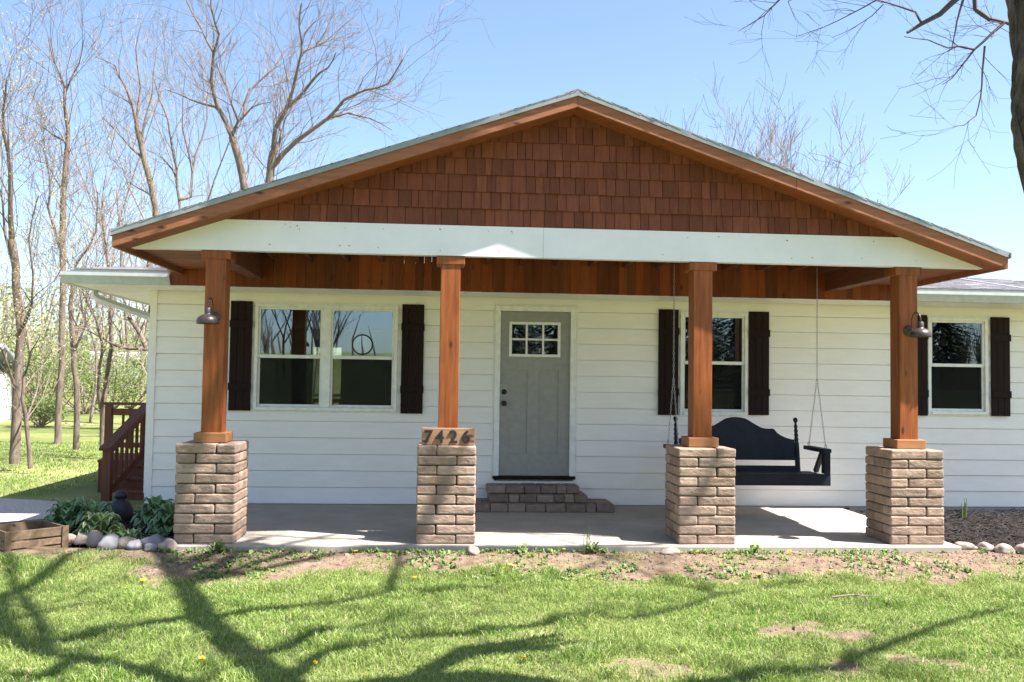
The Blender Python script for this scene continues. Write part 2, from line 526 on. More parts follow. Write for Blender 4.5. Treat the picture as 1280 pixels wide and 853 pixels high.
# mulch beds
def bed(name, outline, z, amp):
    b = MB()
    c = np.mean(np.array(outline), axis=0)
    n = len(outline)
    rings = 7
    vs_ = []
    for r in range(rings + 1):
        for (x, y) in outline:
            t = 1 - r / rings
            px, py = c[0] + (x - c[0]) * t, c[1] + (y - c[1]) * t
            hz = z + amp * min(1, r / 2.0) + 0.03 * noise.noise((px * 4, py * 4, 1)) - (0.08 if r == 0 else 0)
            vs_.append((px, py, hz))
    fs_ = []
    for r in range(rings):
        for i in range(n):
            a_ = r * n + i; b_ = r * n + (i + 1) % n
            fs_.append((a_, b_, b_ + n, a_ + n))
    b.add(vs_, fs_)
    return b.build(name, M['mulch'], kind='structure', smooth=True)


def dense(pts, k=6):
    o = []
    for i in range(len(pts)):
        a_, b_ = pts[i], pts[(i + 1) % len(pts)]
        for j in range(k): o.append((a_[0] + (b_[0] - a_[0]) * j / k, a_[1] + (b_[1] - a_[1]) * j / k))
    return o


bed('mulch_bed', dense([(5.09, -2.62), (6.0, -2.8), (7.4, -2.75), (9.5, -2.6), (9.5, -.03), (5.09, -.03)]), -.08, .03)
bed('mulch_bed', dense([(-4.05, -2.3), (-3.3, -2.52), (-2.6, -2.66), (-2.58, -.05), (-3.6, -.05), (-4.5, -.8)]), -.1, .04)

b = MB()
rr = random.Random(5)
for k in range(5200):
    if k < 4200: x, y = rr.uniform(5.1, 8.6), rr.uniform(-2.75, -.05)
    else: x, y = rr.uniform(-4.2, -2.6), rr.uniform(-2.5, -.2)
    z = -.045 + rr.uniform(-.015, .025) + 0.03 * noise.noise((x * 4, y * 4, 1))
    a_ = rr.uniform(0, 6.28); L = rr.uniform(.015, .055); w = rr.uniform(.004, .012)
    d = Vector((math.cos(a_), math.sin(a_), rr.uniform(-.35, .35))) * L
    s = Vector((-math.sin(a_), math.cos(a_), rr.uniform(-.4, .4))) * w
    c = Vector((x, y, z))
    b.add([c - d - s * .5, c - d + s * .5, c + d + s, c + d - s, c + Vector((0, 0, .006))], [(0, 1, 4), (1, 2, 4), (2, 3, 4), (3, 0, 4)])
b.build('mulch_chips', M['chip'], kind='stuff')

# ------------------------------------------------------------------ the house
house = thing('house', (1.0, 3.5, 0.0), 'white sided one storey house with brown cedar gable porch and dark shutters', 'house')
WT = 2.62           # top of the front wall
XL, XR, YB = -3.61, 10.5, 7.8
WINS = [(-2.35, -.59, 1.15, 2.47, 2), (3.01, 3.895, 1.155, 2.475, 1), (6.30, 7.12, 1.20, 2.47, 1)]
DOORX = (.63, 1.662, .335, 2.505)
OPEN = [(w[0] + .012, w[1] - .012, w[2] + .012, w[3] - .012) for w in WINS] + [(DOORX[0] + .012, DOORX[1] - .012, .30, DOORX[3] - .012)]


def clap_wall(b, x0, x1, zb, zt, openings, back=.14):
    h = .2032; gr = .0065
    k = 0
    while zb + k * h < zt - .01:
        z0, z1 = zb + k * h, min(zb + (k + 1) * h, zt)
        cuts = sorted({z0, z1} | {z for o in openings for z in (o[2], o[3]) if z0 + .003 < z < z1 - .003})
        for za, zc in zip(cuts[:-1], cuts[1:]):
            ya = -.016 * (1 - (za - z0) / h) - .001; yc = -.016 * (1 - (zc - z0) / h) - .001
            ints = [(x0, x1)]
            for o in openings:
                if o[2] < (za + zc) / 2 < o[3]:
                    nn = []
                    for p_, q_ in ints:
                        if o[0] > p_: nn.append((p_, min(o[0], q_)))
                        if o[1] < q_: nn.append((max(o[1], p_), q_))
                    ints = [t for t in nn if t[1] - t[0] > .001]
            for p_, q_ in ints:
                zl = za + (gr if za == z0 else 0)
                b.quad((p_, ya, zl), (q_, ya, zl), (q_, yc, zc), (p_, yc, zc))
                b.quad((p_, back, za), (p_, back, zc), (q_, back, zc), (q_, back, za))
                if za == z0:
                    b.quad((p_, .014, zl), (q_, .014, zl), (q_, ya, zl), (p_, ya, zl))
                    b.quad((p_, .014, za), (q_, .014, za), (q_, .014, zl), (p_, .014, zl))
                    b.quad((p_, -.001, za), (q_, -.001, za), (q_, .014, za), (p_, .014, za))
        k += 1


b = MB(); clap_wall(b, XL, XR, .0, WT, OPEN)
b.box(XL - .012, XL + .07, -.022, .02, 0, WT)              # corner post
front = b.build('front_wall', M['siding'], house)
b = MB(); b.box(XL, XL + .14, .02, YB, -.2, WT); b.build('side_wall', M['siding'], house)
b = MB(); b.box(XR - .14, XR, .02, YB, -.2, WT); b.build('side_wall', M['siding'], house)
b = MB()
b.box(XL + .14, -2.72, YB - .14, YB, -.2, WT); b.box(-2.14, XR - .14, YB - .14, YB, -.2, WT); b.box(-2.72, -2.14, YB - .14, YB, 2.2, WT)
b.box(-2.72, -2.14, YB - .14, YB, -.2, .33)
b.build('back_wall', M['siding'], house)
b = MB()
b.box(XL + .142, XR - .142, .142, YB - .142, .25, .31); b.box(XL + .142, XR - .142, .142, YB - .142, WT - .05, WT - .01)
b.box(2.3, 2.4, .2, YB - .2, .31, WT - .05); b.box(5.1, 5.2, .2, YB - .2, .31, WT - .05); b.box(.1, .2, .2, 5.2, .31, WT - .05)  # unseen partitions added to keep the rooms behind door and windows dark
b.box(2.41, 5.09, 3.2, 3.3, .31, WT - .05); b.box(5.21, 10.3, 3.2, 3.3, .31, WT - .05)
b.build('darkening_partition', M['interior'], house)
b = MB(); b.box(XL, XR, .03, YB - .01, -.25, -.19); b.box(XL, XR, -.006, .03, -.22, -.001); b.build('foundation', M['concrete'], house)


def window(x0, x1, z0, z1, units):
    b = MB()
    cw = .042; yf = -.034
    b.box(x0, x0 + cw, yf, .09, z0, z1); b.box(x1 - cw, x1, yf, .09, z0, z1)
    b.box(x0 + cw, x1 - cw, yf, .09, z1 - cw, z1); b.box(x0 + cw, x1 - cw, yf - .014, .09, z0, z0 + cw)
    b.box(x0 - .012, x1 + .012, -.026, -.004, z0 - .018, z0 - .001)
    b.box(x0 - .014, x1 + .014, -.026, -.004, z1 + .001, z1 + .026)
    xs2 = [x0 + cw, x1 - cw]
    if units == 2:
        mx = (x0 + x1) / 2
        b.box(mx - .055, mx + .055, yf - .004, .09, z0 + cw, z1 - cw)
        spans = [(x0 + cw, mx - .055), (mx + .055, x1 - cw)]
    else: spans = [(x0 + cw, x1 - cw)]
    zm = z0 + (z1 - z0) * .495
    panes = []; screens = []
    for (a_, c_) in spans:
        s = .026
        # upper sash
        b.box(a_, a_ + s, -.012, .03, zm, z1 - cw); b.box(c_ - s, c_, -.012, .03, zm, z1 - cw)
        b.box(a_ + s, c_ - s, -.012, .03, z1 - cw - s, z1 - cw)
        b.box(a_ + s, c_ - s, -.02, .03, zm - .006, zm + .036)
        panes.append((a_ + s, c_ - s, .008, zm + .036, z1 - cw - s))
        # lower sash, behind
        b.box(a_, a_ + s, .01, .06, z0 + cw, zm - .006); b.box(c_ - s, c_, .01, .06, z0 + cw, zm - .006)
        b.box(a_ + s, c_ - s, .01, .06, z0 + cw, z0 + cw + .034)
        panes.append((a_ + s, c_ - s, .036, z0 + cw + .034, zm - .006)); screens.append(panes[-1])
    w = b.build('window', M['trim_white'], house, bevel=.004)
    for (a_, c_, y_, za, zb) in panes:
        g_ = MB(); g_.box(a_ - .003, c_ + .003, y_, y_ + .004, za - .003, zb + .003)
        g_.build('pane', M['glass'], w)
    for (a_, c_, y_, za, zb) in screens:
        g_ = MB(); g_.box(a_ - .002, c_ + .002, y_ - .02, y_ - .0185, za - .002, zb + .002)
        g_.build('insect_screen', M['screen'], w)
    return w


for w in WINS: window(*w)


def shutter(x0, x1, z0, z1):
    b = MB()
    n = 3; w = (x1 - x0) / n
    for i in range(n): b.box(x0 + i * w + .0015, x0 + (i + 1) * w - .0015, -.048, -.024, z0 + RNG.uniform(0, .003), z1 - RNG.uniform(0, .003))
    for zc in (z0 + (z1 - z0) * .22, z0 + (z1 - z0) * .79): b.box(x0 - .006, x1 + .006, -.066, -.0485, zc - .045, zc + .045)
    b.build('shutter', M['shutter'], house, bevel=.003)


for s in ((-2.645, -2.378, 1.14, 2.495), (-.54, -.262, 1.13, 2.497), (2.722, 2.982, 1.148, 2.502), (3.905, 4.169, 1.16, 2.495), (6.035, 6.285, 1.18, 2.497), (7.155, 7.41, 1.185, 2.486)):
    shutter(*s)

# front door
b = MB()
x0, x1, z0, z1 = DOORX
b.box(x0, x0 + .07, -.042, .1, z0 + .03, z1); b.box(x1 - .07, x1, -.042, .1, z0 + .03, z1); b.box(x0 + .07, x1 - .07, -.042, .1, z1 - .065, z1)
b.box(x0 - .016, x0 - .001, -.03, -.002, z0 + .03, z1 + .014); b.box(x1 + .001, x1 + .016, -.03, -.002, z0 + .03, z1 + .014)
b.box(x0 - .016, x1 + .016, -.03, -.002, z1 + .001, z1 + .02)
b.build('door_trim', M['trim_white'], house, bevel=.005)
b = MB(); b.box(x0 - .005, x1 + .005, -.075, .1, z0 - .005, z0 + .026)
b.build('threshold', M['shutter'], house, bevel=.004)
dx0, dx1, dz0, dz1 = x0 + .073, x1 - .073, z0 + .03, z1 - .068
b = MB()
gx0, gx1, gz0, gz1 = .825, 1.455, 1.875, 2.295
p1, p2, p3, p4 = .815, 1.055, 1.195, 1.45; pz0, pz1 = .64, 1.70
cutx = [dx0, p1, gx0, p2, p3, p4, gx1, dx1]
Y0 = .012
# slab with the glazed opening and two recessed panels
def slab(xa, xb, za, zb, y=Y0): b.box(xa, xb, y, .055, za, zb)
slab(dx0, dx1, gz1, dz1); slab(dx0, gx0, gz0, gz1); slab(gx1, dx1, gz0, gz1); slab(dx0, dx1, pz1, gz0)
slab(dx0, p1, pz0, pz1); slab(p2, p3, pz0, pz1); slab(p4, dx1, pz0, pz1); slab(dx0, dx1, dz0, pz0)
slab(p1, p2, pz0, pz1, Y0 + .014); slab(p3, p4, pz0, pz1, Y0 + .014)
door = b.build('front_door', M['door'], house)
b = MB()
fw = .022
b.box(gx0 - .012, gx0 + fw, -.004, .05, gz0 - .012, gz1 + .012); b.box(gx1 - fw, gx1 + .012, -.004, .05, gz0 - .012, gz1 + .012)
b.box(gx0 + fw, gx1 - fw, -.004, .05, gz1 - fw, gz1 + .012); b.box(gx0 + fw, gx1 - fw, -.004, .05, gz0 - .012, gz0 + fw)
gw = (gx1 - gx0) / 3
for i in (1, 2): b.box(gx0 + i * gw - .012, gx0 + i * gw + .012, -.002, .05, gz0 + fw, gz1 - fw)
zc = (gz0 + gz1) / 2
for i in range(3):
    xa = gx0 + (fw if i == 0 else i * gw + .012); xb = gx0 + ((i + 1) * gw - .012 if i < 2 else 3 * gw - fw)
    b.box(xa, xb, -.001, .05, zc - .012, zc + .012)
b.build('muntin_frame', M['trim_white'], door, bevel=.003)
b = MB(); b.box(gx0 + .005, gx1 - .005, .024, .029, gz0 + .005, gz1 - .005); b.build('pane', M['glass'], door)
for nm, zk in (('deadbolt', 1.415), ('door_knob', 1.272)):
    b = MB()
    prof = [(.0, -.0), (.030, 0), (.033, .006), (.022, .012), (.014, .018), (.014, .03), (.030, .04), (.033, .055), (.024, .068), (0, .07)] if nm == 'door_knob' else [(0, 0), (.031, 0), (.032, .012), (.022, .02), (.020, .032), (0, .034)]
    k = MB(); k.lathe((0, 0, 0), prof, 18)
    b.add([(dx0 + .055 + v[0], Y0 - v[2], zk + v[1]) for v in k.v], k.f)
    b.build(nm, M['black'], door, smooth=True)

# eaves of the main roof: soffit, gutter, hipped roof
EY, EXL = -.70, -4.32
b = MB()
b.box(EXL, XR + .7, EY, -.03, WT - .012, WT + .012)
b.box(EXL, XL - .02, -.03, YB + .7, WT - .012, WT + .012)
b.build('soffit', M['trim_white'], house)


def gutter(name, x0, x1):
    b = MB()
    prof = [(EY - .002, 2.604), (EY - .075, 2.604), (EY - .085, 2.63), (EY - .10, 2.66), (EY - .122, 2.69), (EY - .122, 2.728), (EY - .106, 2.728), (EY - .106, 2.70), (EY - .06, 2.62), (EY - .02, 2.62), (EY - .002, 2.72)]
    n = len(prof)
    vs_ = [(x0, y, z) for y, z in prof] + [(x1, y, z) for y, z in prof]
    b.add(vs_, [(i, i + n, (i + 1) % n + n, (i + 1) % n) for i in range(n)] + [tuple(range(n)), tuple(range(2 * n - 1, n - 1, -1))])
    return b.build(name, M['gutter'], house)


gutter('gutter', EXL - .06, -3.17); gutter('gutter', 5.62, XR + .7)
b = MB(); b.box(EXL - .012, EXL + .012, EY, YB + .7, 2.612, 2.77); b.box(EXL, XR + .7, EY - .001, EY + .02, 2.6125, 2.77); b.build('fascia_board', M['trim_white'], house)
b = MB(); b.box(EXL - .12, EXL - .013, EY + .02, YB + .6, 2.605, 2.73); b.build('gutter', M['gutter'], house, bevel=.02)
b = MB()
dp = [(-4.36, .18, 2.61), (-4.36, .18, 2.545), (-4.30, .18, 2.50), (-3.70, .18, 2.295), (-3.655, .18, 2.24), (-3.655, .18, .1)]
b.tube(dp, [.042] * 6, 4); b.build('downspout', M['gutter'], house)

PITCH_M = .17


def shingle_roof(b, o, u, v, lu, lv, clip=None, expo=.14, th=.012, inset0=None):
    """rows of shingle tabs on a slope: o eave corner, u along the eave, v up the slope; clip(s, t) says where the roof is"""
    u = Vector(u).normalized(); v = Vector(v).normalized(); w = u.cross(v)
    o = Vector(o)
    t = 0.0; row = 0
    while t < lv:
        s = -RNG.uniform(0, .3)
        t1 = min(t + expo + .03, lv)
        while s < lu:
            L = RNG.uniform(.18, .36)
            a_, c_ = max(0, s), min(lu, s + L - .003)
            if c_ - a_ > .02 and (clip is None or clip((a_ + c_) / 2, t + expo / 2)):
                h0 = th * RNG.uniform(.85, 1.6); h1 = th * .35
                p_ = [o + u * a_ + v * t, o + u * c_ + v * t, o + u * c_ + v * t1, o + u * a_ + v * t1]
                b.hexa([p_[0], p_[1], p_[2] , p_[3], p_[0] + w * h0, p_[1] + w * h0, p_[2] + w * h1, p_[3] + w * h1])
            s += L
        t += expo; row += 1


# hipped main roof: four planes as one deck with shingle tabs on the front slope
zE = 2.765; yr = (EY + YB + .7) / 2; runr = yr - EY; zR = zE + PITCH_M * runr
xa, xb = EXL, XR + .7
b = MB()
A0, A1, B1, B0 = (xa, EY - .03, zE), (xb, EY - .03, zE), (xb, YB + .7, zE), (xa, YB + .7, zE)
R0, R1 = (xa + runr, yr, zR), (xb - runr, yr, zR)
b.add([A0, A1, B1, B0, R0, R1], [(0, 1, 5, 4), (1, 2, 5), (2, 3, 4, 5), (3, 0, 4)])
b.add([tuple(Vector(p_) + Vector((0, 0, -.03))) for p_ in (A0, A1, B1, B0)], [(3, 2, 1, 0)])
lsl = math.hypot(runr, zR - zE)
shingle_roof(b, (xa, EY - .03, zE + .004), (1, 0, 0), (0, runr, zR - zE), xb - xa, lsl, lambda s, t: (s < 1.6 or s > 9.2) and s > t * .95 and s < xb - xa - t * .95)
roof = b.build('hip_roof', M['hip_shingle'], house)
b = MB()
pa, pb = at(1239, 344, 2.6), at(1284, 368, -.6)
def onroof(x, y): return (x, y, zE + PITCH_M * (y - EY) + .022)
b.bar(onroof(8.05, 2.9), onroof(7.32, -.5), .06, .012); b.build('hip_line_strip', M['drip'], roof)  # dark strip added on the slope to stand for the hip line

# ---- the gable porch
PX, HS = 1.235, 4.31                 # ridge x, half span to the eave edge
YF = -2.925                          # face of the rake boards
ZP = 4.375                           # top of the roof at the ridge
SL = .3395
def zroof(x): return ZP - SL * abs(x - PX)
YBK = 4.6
b = MB()
for sg in (-1, 1):
    xe = PX + sg * HS
    # roof deck
    t_ = .018
    b.hexa([(PX, YF - .002, ZP - .05), (xe, YF - .002, zroof(xe) - .05), (xe, YBK, zroof(xe) - .05), (PX, YBK, ZP - .05),
            (PX, YF - .002, ZP - .022), (xe, YF - .002, zroof(xe) - .022), (xe, YBK, zroof(xe) - .022), (PX, YBK, ZP - .022)])
proof = b.build('porch_roof', M['dark_wood'], house)
b = MB()
for sg in (-1, 1):
    xe = PX + sg * (HS + .015)
    L = math.hypot(HS, HS * SL)
    u_ = (0, 1, 0) if sg < 0 else (0, -1, 0)
    oy = YF - .019 if sg < 0 else YBK
    shingle_roof(b, (xe, oy, zroof(xe) - .02), u_, (-sg * HS, 0, HS * SL), YBK - YF + .019, L, None, .14, .014)
for k in range(40):
    y = YF - .016 + k * .19
    b.hexa([(PX - .14, y, ZP - .07), (PX, y, ZP - .025), (PX, y + .2, ZP - .028), (PX - .14, y + .2, ZP - .072), (PX - .14, y, ZP - .058), (PX, y, ZP - .006), (PX, y + .2, ZP - .01), (PX - .14, y + .2, ZP - .06)])
    b.hexa([(PX, y, ZP - .025), (PX + .14, y, ZP - .07), (PX + .14, y + .2, ZP - .072), (PX, y + .2, ZP - .028), (PX, y, ZP - .006), (PX + .14, y, ZP - .058), (PX + .14, y + .2, ZP - .06), (PX, y + .2, ZP - .01)])
b.build('shingles', M['shingle'], proof)
b = MB()
for sg in (-1, 1):      # metal drip edge along the rakes and eaves
    xe = PX + sg * (HS + .012)
    ze = zroof(xe)
    b.hexa([(PX, YF - .016, ZP - .075), (xe, YF - .016, ze - .075), (xe, YF - .0025, ze - .075), (PX, YF - .0025, ZP - .075),
            (PX, YF - .016, ZP - .018), (xe, YF - .016, ze - .018), (xe, YF - .0025, ze - .018), (PX, YF - .0025, ZP - .018)])
    b.box(min(xe, xe - sg * .01), max(xe, xe - sg * .01), YF - .03, YBK, ze - .075, ze - .018)
b.build('drip_edge', M['drip'], proof)
for sg in (-1, 1):      # rake boards: one long board and one spliced board each side
    b = MB()
    zt, zb = -.057, -.180
    cut = PX + sg * HS * (.50 if sg > 0 else .9985)
    for (xa_, xb_) in ((PX, cut), (cut, PX + sg * (HS - .004))):
        if abs(xa_ - xb_) < .1: continue
        g_ = .0015 * sg
        b.hexa([(xa_ + g_, YF, zroof(xa_) + zb), (xb_ - g_, YF, zroof(xb_) + zb), (xb_ - g_, YF + .045, zroof(xb_) + zb), (xa_ + g_, YF + .045, zroof(xa_) + zb),
                (xa_ + g_, YF, zroof(xa_) + zt), (xb_ - g_, YF, zroof(xb_) + zt), (xb_ - g_, YF + .045, zroof(xb_) + zt), (xa_ + g_, YF + .045, zroof(xa_) + zt)])
    b.hexa([(PX, YF - .0022, ZP - .060), (PX + sg * HS, YF - .0022, zroof(PX + HS) - .060), (PX + sg * HS, YF - .0002, zroof(PX + HS) - .060), (PX, YF - .0002, ZP - .060),
            (PX, YF - .0022, ZP - .050), (PX + sg * HS, YF - .0022, zroof(PX + HS) - .050), (PX + sg * HS, YF - .0002, zroof(PX + HS) - .050), (PX, YF - .0002, ZP - .050)])
    b.build('rake_board', M['rake_wood'], house, bevel=.004)
    b = MB()            # sloping soffit under the rake overhang
    y0, y1 = YF + .047, -2.63
    x0_, x1_ = PX, PX + sg * (HS - .01)
    b.hexa([(x0_, y0, ZP - .172), (x1_, y0, zroof(x1_) - .172), (x1_, y1 + .12, zroof(x1_) - .172), (x0_, y1 + .12, ZP - .172),
            (x0_, y0, ZP - .158), (x1_, y0, zroof(x1_) - .158), (x1_, y1 + .12, zroof(x1_) - .158), (x0_, y1 + .12, ZP - .158)])
    b.build('rake_soffit', M['soffit_wood'], house)
    b = MB()            # eave fascia running back
    xe = PX + sg * (HS - .002)
    b.box(min(xe, xe - sg * .035), max(xe, xe - sg * .035), YF + .046, 2.5, zroof(xe) - .181, zroof(xe) - .056)
    b.build('eave_fascia', M['rake_wood'], house)

# white beam across the front, clipped by the rakes
BYF = -2.63
zb0, zb1 = 2.768, 3.066
xl0 = PX - (ZP - .176 - zb0) / SL; xl1 = PX - (ZP - .176 - zb1) / SL
xr0, xr1 = 2 * PX - xl0, 2 * PX - xl1
b = MB()
b.prism([(xl0 - .02, zb0), (xr0 + .02, zb0), (xr1 + .02, zb1), (xl1 - .02, zb1)], BYF, BYF + .1)
b.mi = 1
for xj in (.95,): b.box(xj, xj + .0015, BYF - .0012, BYF + .01, zb0 + .003, zb1 - .003)
for i in range(26):
    x = RNG.uniform(-2.6, 5.0); z = RNG.choice((RNG.uniform(2.80, 2.84), RNG.uniform(2.98, 3.03)))
    if zroof(x) - .3 > z: b.box(x, x + RNG.uniform(.006, .02), BYF - .0012, BYF + .01, z, z + RNG.uniform(.004, .012))
b.build('porch_beam', [M['beam_white'], M['cap_wood']], house)

# cedar shakes in the gable, laid in courses
b = MB()
h = .168; z = zb1 + .004; row = 0
rs = random.Random(11)
while z < ZP - .20:
    x = xl1 - .3 - rs.uniform(0, .1)
    while x < xr1 + .3:
        w = rs.choice((rs.uniform(.06, .10), rs.uniform(.09, .14), rs.uniform(.12, .18)))
        x1_ = x + w - .005
        top = lambda q: ZP - .165 - SL * abs(q - PX)
        zt_ = z + h + .03
        if min(top(x), top(x1_)) > z + .005:
            za = z + rs.uniform(-.0025, .0025); lip = rs.uniform(.022, .028)
            ta, tb = min(zt_, top(x)), min(zt_, top(x1_))
            def yy(q): return BYF + .03 - lip * (1 - (q - z) / (h + .03)) - .006
            b.hexa([(x, yy(za), za), (x1_, yy(za), za), (x1_, BYF + .05, za), (x, BYF + .05, za),
                    (x, yy(ta), ta), (x1_, yy(tb), tb), (x1_, BYF + .05, tb), (x, BYF + .05, ta)])
        x += w
    z += h; row += 1
b.build('gable_shakes', M['shake'], house)
b = MB(); b.prism([(xl1, zb1), (xr1, zb1), (PX, ZP - .175)], BYF + .052, BYF + .09); b.build('gable_sheathing', M['dark_wood'], house)
b = MB(); b.prism([(xl1, zb1 - .3), (xr1, zb1 - .3), (PX, ZP - .06)], YBK - .1, YBK - .05)
b.build('rear_gable', M['dark_wood'], house)

# ceiling, side beams, boxed old eave faced with vertical boards
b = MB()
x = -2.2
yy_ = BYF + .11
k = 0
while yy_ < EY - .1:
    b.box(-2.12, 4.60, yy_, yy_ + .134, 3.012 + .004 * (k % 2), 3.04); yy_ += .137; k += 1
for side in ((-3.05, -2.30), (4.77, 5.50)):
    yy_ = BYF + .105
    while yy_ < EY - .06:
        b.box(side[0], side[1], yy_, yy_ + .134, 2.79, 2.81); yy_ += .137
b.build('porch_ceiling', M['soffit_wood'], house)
for xc in (-2.205, 4.68):
    b = MB(); b.box(xc - .075, xc + .075, BYF + .105, EY - .05, 2.70, 3.0); b.build('side_beam', M['dark_wood'], house, bevel=.004)
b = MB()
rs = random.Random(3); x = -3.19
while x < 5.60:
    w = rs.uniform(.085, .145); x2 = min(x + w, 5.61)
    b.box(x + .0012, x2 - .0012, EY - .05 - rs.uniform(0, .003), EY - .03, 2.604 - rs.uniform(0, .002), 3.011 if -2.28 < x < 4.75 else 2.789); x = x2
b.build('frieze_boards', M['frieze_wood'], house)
b = MB()
for q in range(3): b.bar((-.15 + .42, -2.44, 3.0 - q * .006), (.62, -2.44, 3.0 - q * .006), .05, .012)
for xx in np.arange(-2.0, 4.6, .41): b.box(xx, xx + .04, BYF + .11, EY - .06, 2.93, 3.01)
b.build('ceiling_joists', M['dark_wood'], house)
b = MB(); b.box(-2.235, -2.155, EY - .066, EY - .0535, 2.775, 2.885); b.build('outlet_cover', M['conduit'], house, bevel=.004)

# posts with caps and bases
PCX = [-2.205, .045, 2.56, 4.68]
PY = -2.51
for i, xc in enumerate(PCX):
    b = MB(); b.box(xc - .096, xc + .096, PY - .1, PY + .096, .93, 2.767)
    post = b.build('porch_post', M['post_wood'], house, bevel=.006)
    b = MB(); e = .138
    b.box(xc - e, xc + e, PY - .112, PY + .13, 2.682, 2.766); cap = b.build('post_cap', M['post_wood'], post, bevel=.006)
    b = MB(); e = .15
    b.box(xc - e, xc + e, PY - e, PY + e, .93, 1.022); b.build('post_base', M['cap_wood'], post, bevel=.006)

# ------------------------------------------------------------------ paver piers
def pier(name, x0, S, label, par=0):
    t = thing(name, (x0 + S / 2, -2.78 + S / 2, 0), label, 'pillar', 'paver piers under the porch posts')
    rs = random.Random(int(x0 * 100) + 77)
    b = MB(); H = .0928
    y0 = -2.78
    for c in range(10):
        z0 = .001 + c * H
        third, two = S / 3, S * 2 / 3
        rects = [(0, two, 0, third), (two, S, 0, two), (third, S, two, S), (0, third, third, S)]
        if c % 2 == par: rects = [(S - b_, S - a_, p_, q_) for (a_, b_, p_, q_) in rects]
        for (a_, b_, p_, q_) in rects:
            g_ = .003
            j = lambda: rs.uniform(-.004, .004)
            zt = z0 + H - .003 + rs.uniform(-.001, .0015)
            P_ = [(x0 + a_ + g_ + j(), y0 + p_ + g_ + j(), z0), (x0 + b_ - g_ + j(), y0 + p_ + g_ + j(), z0), (x0 + b_ - g_ + j(), y0 + q_ - g_ + j(), z0), (x0 + a_ + g_ + j(), y0 + q_ - g_ + j(), z0)]
            dj = [(rs.uniform(-.003, .003), rs.uniform(-.003, .003)) for _ in range(4)]
            b.hexa(P_ + [(P_[k][0] + dj[k][0], P_[k][1] + dj[k][1], zt + rs.uniform(-.003, .002)) for k in range(4)])
    b.build('paver_courses', M['paver'], t, bevel=.0165, segs=3)
    b = MB(); b.box(x0 + .028, x0 + S - .028, y0 + .028, y0 + S - .028, .002, .918); b.build('core', M['core'], t)


pier('paver_pier', -2.485, .56, 'tan paver pier beside the hosta bed, under the post at the porch end')
pier('paver_pier', -.245, .565, 'tan paver pier carrying the house number plaque', 1)
pier('paver_pier', 2.28, .57, 'tan paver pier standing in front of the black porch swing')
pier('paver_pier', 4.40, .555, 'tan paver pier beside the mulch bed, rocks at its foot')

# ------------------------------------------------------------------ house number plaque
pl = thing('number_plaque', (.052, -2.70, .93), 'wooden board with metal house numbers 7426 on a paver pier', 'sign')
b = MB(); b.box(-.205, .305, -2.715, -2.675, .931, 1.093); b.build('plaque_board', M['plaque'], pl, bevel=.004)
for ch, xx in (('7', -.185), ('4', -.075), ('2', .055), ('6', .175)):
    cu = bpy.data.curves.new('digit', 'FONT'); cu.body = ch; cu.size = .168; cu.extrude = .0032; cu.bevel_depth = .0006; cu.offset = .0035
    tmp = bpy.data.objects.new('digit_curve', cu); COL.objects.link(tmp)
    bpy.context.view_layer.update()
    dg = bpy.context.evaluated_depsgraph_get()
    me = bpy.data.meshes.new_from_object(tmp.evaluated_get(dg))
    bpy.data.objects.remove(tmp); bpy.data.curves.remove(cu)
    me.materials.clear(); me.materials.append(M['number'])
    R_ = Matrix.Translation(Vector((xx - .052, -2.7235 + 2.70, .955 - .93))) @ Matrix.Rotation(math.pi / 2, 4, 'X')
    me.transform(R_)
    o = bpy.data.objects.new('digit', me); COL.objects.link(o); o.parent = pl

# ------------------------------------------------------------------ gooseneck lamps
def lamp(xc, label):
    t = thing('wall_lamp', (xc, PY - .101, 2.2), label, 'lamp', 'gooseneck barn lamps on the porch posts')
    y0 = PY - .101; yl = y0 - .235; zb = 2.045
    b = MB(); b.lathe((xc, yl, zb), [(.102, 0), (.104, .006), (.103, .03), (.092, .055), (.062, .078), (.034, .088), (.030, .10), (.030, .145), (.024, .15), (0.0, .152)], 28)
    b.lathe((xc, yl, zb), [(.1005, .001), (.100, .03), (.089, .052), (.06, .074), (.0, .08)][::-1], 28)
    b.build('lamp_shade', M['lamp_metal'], t, smooth=True)
    b = MB()
    pts = [(xc, yl, zb + .145)]
    for k in range(13):
        a = math.pi * k / 12 * .97
        pts.append((xc, yl + .085 - .085 * math.cos(a), zb + .165 + .085 * math.sin(a)))
    pts += [(xc, yl + .172, zb + .11), (xc, yl + .19, zb + .085), (xc, y0 - .01, zb + .075)]
    b.tube(pts, [.0075] * len(pts), 8); b.build('gooseneck_arm', M['lamp_metal'], t, smooth=True)
    b = MB()
    k = MB(); k.lathe((0, 0, 0), [(0, 0), (.055, 0), (.055, .012), (.03, .022), (0, .024)], 20)
    b.add([(xc + v[0], y0 - v[2], zb + .075 + v[1]) for v in k.v], k.f); b.build('mounting_plate', M['lamp_metal'], t, smooth=True)
    b = MB(); b.lathe((xc, yl, zb + .012), [(0, 0), (.018, .004), (.028, .022), (.02, .045), (.012, .06)], 14); b.build('bulb', M['lamp_white'], t, smooth=True)


lamp(-2.205, 'dark gooseneck barn lamp on the porch post nearest the hosta bed')
lamp(4.68, 'dark gooseneck barn lamp on the porch post nearest the mulch bed')

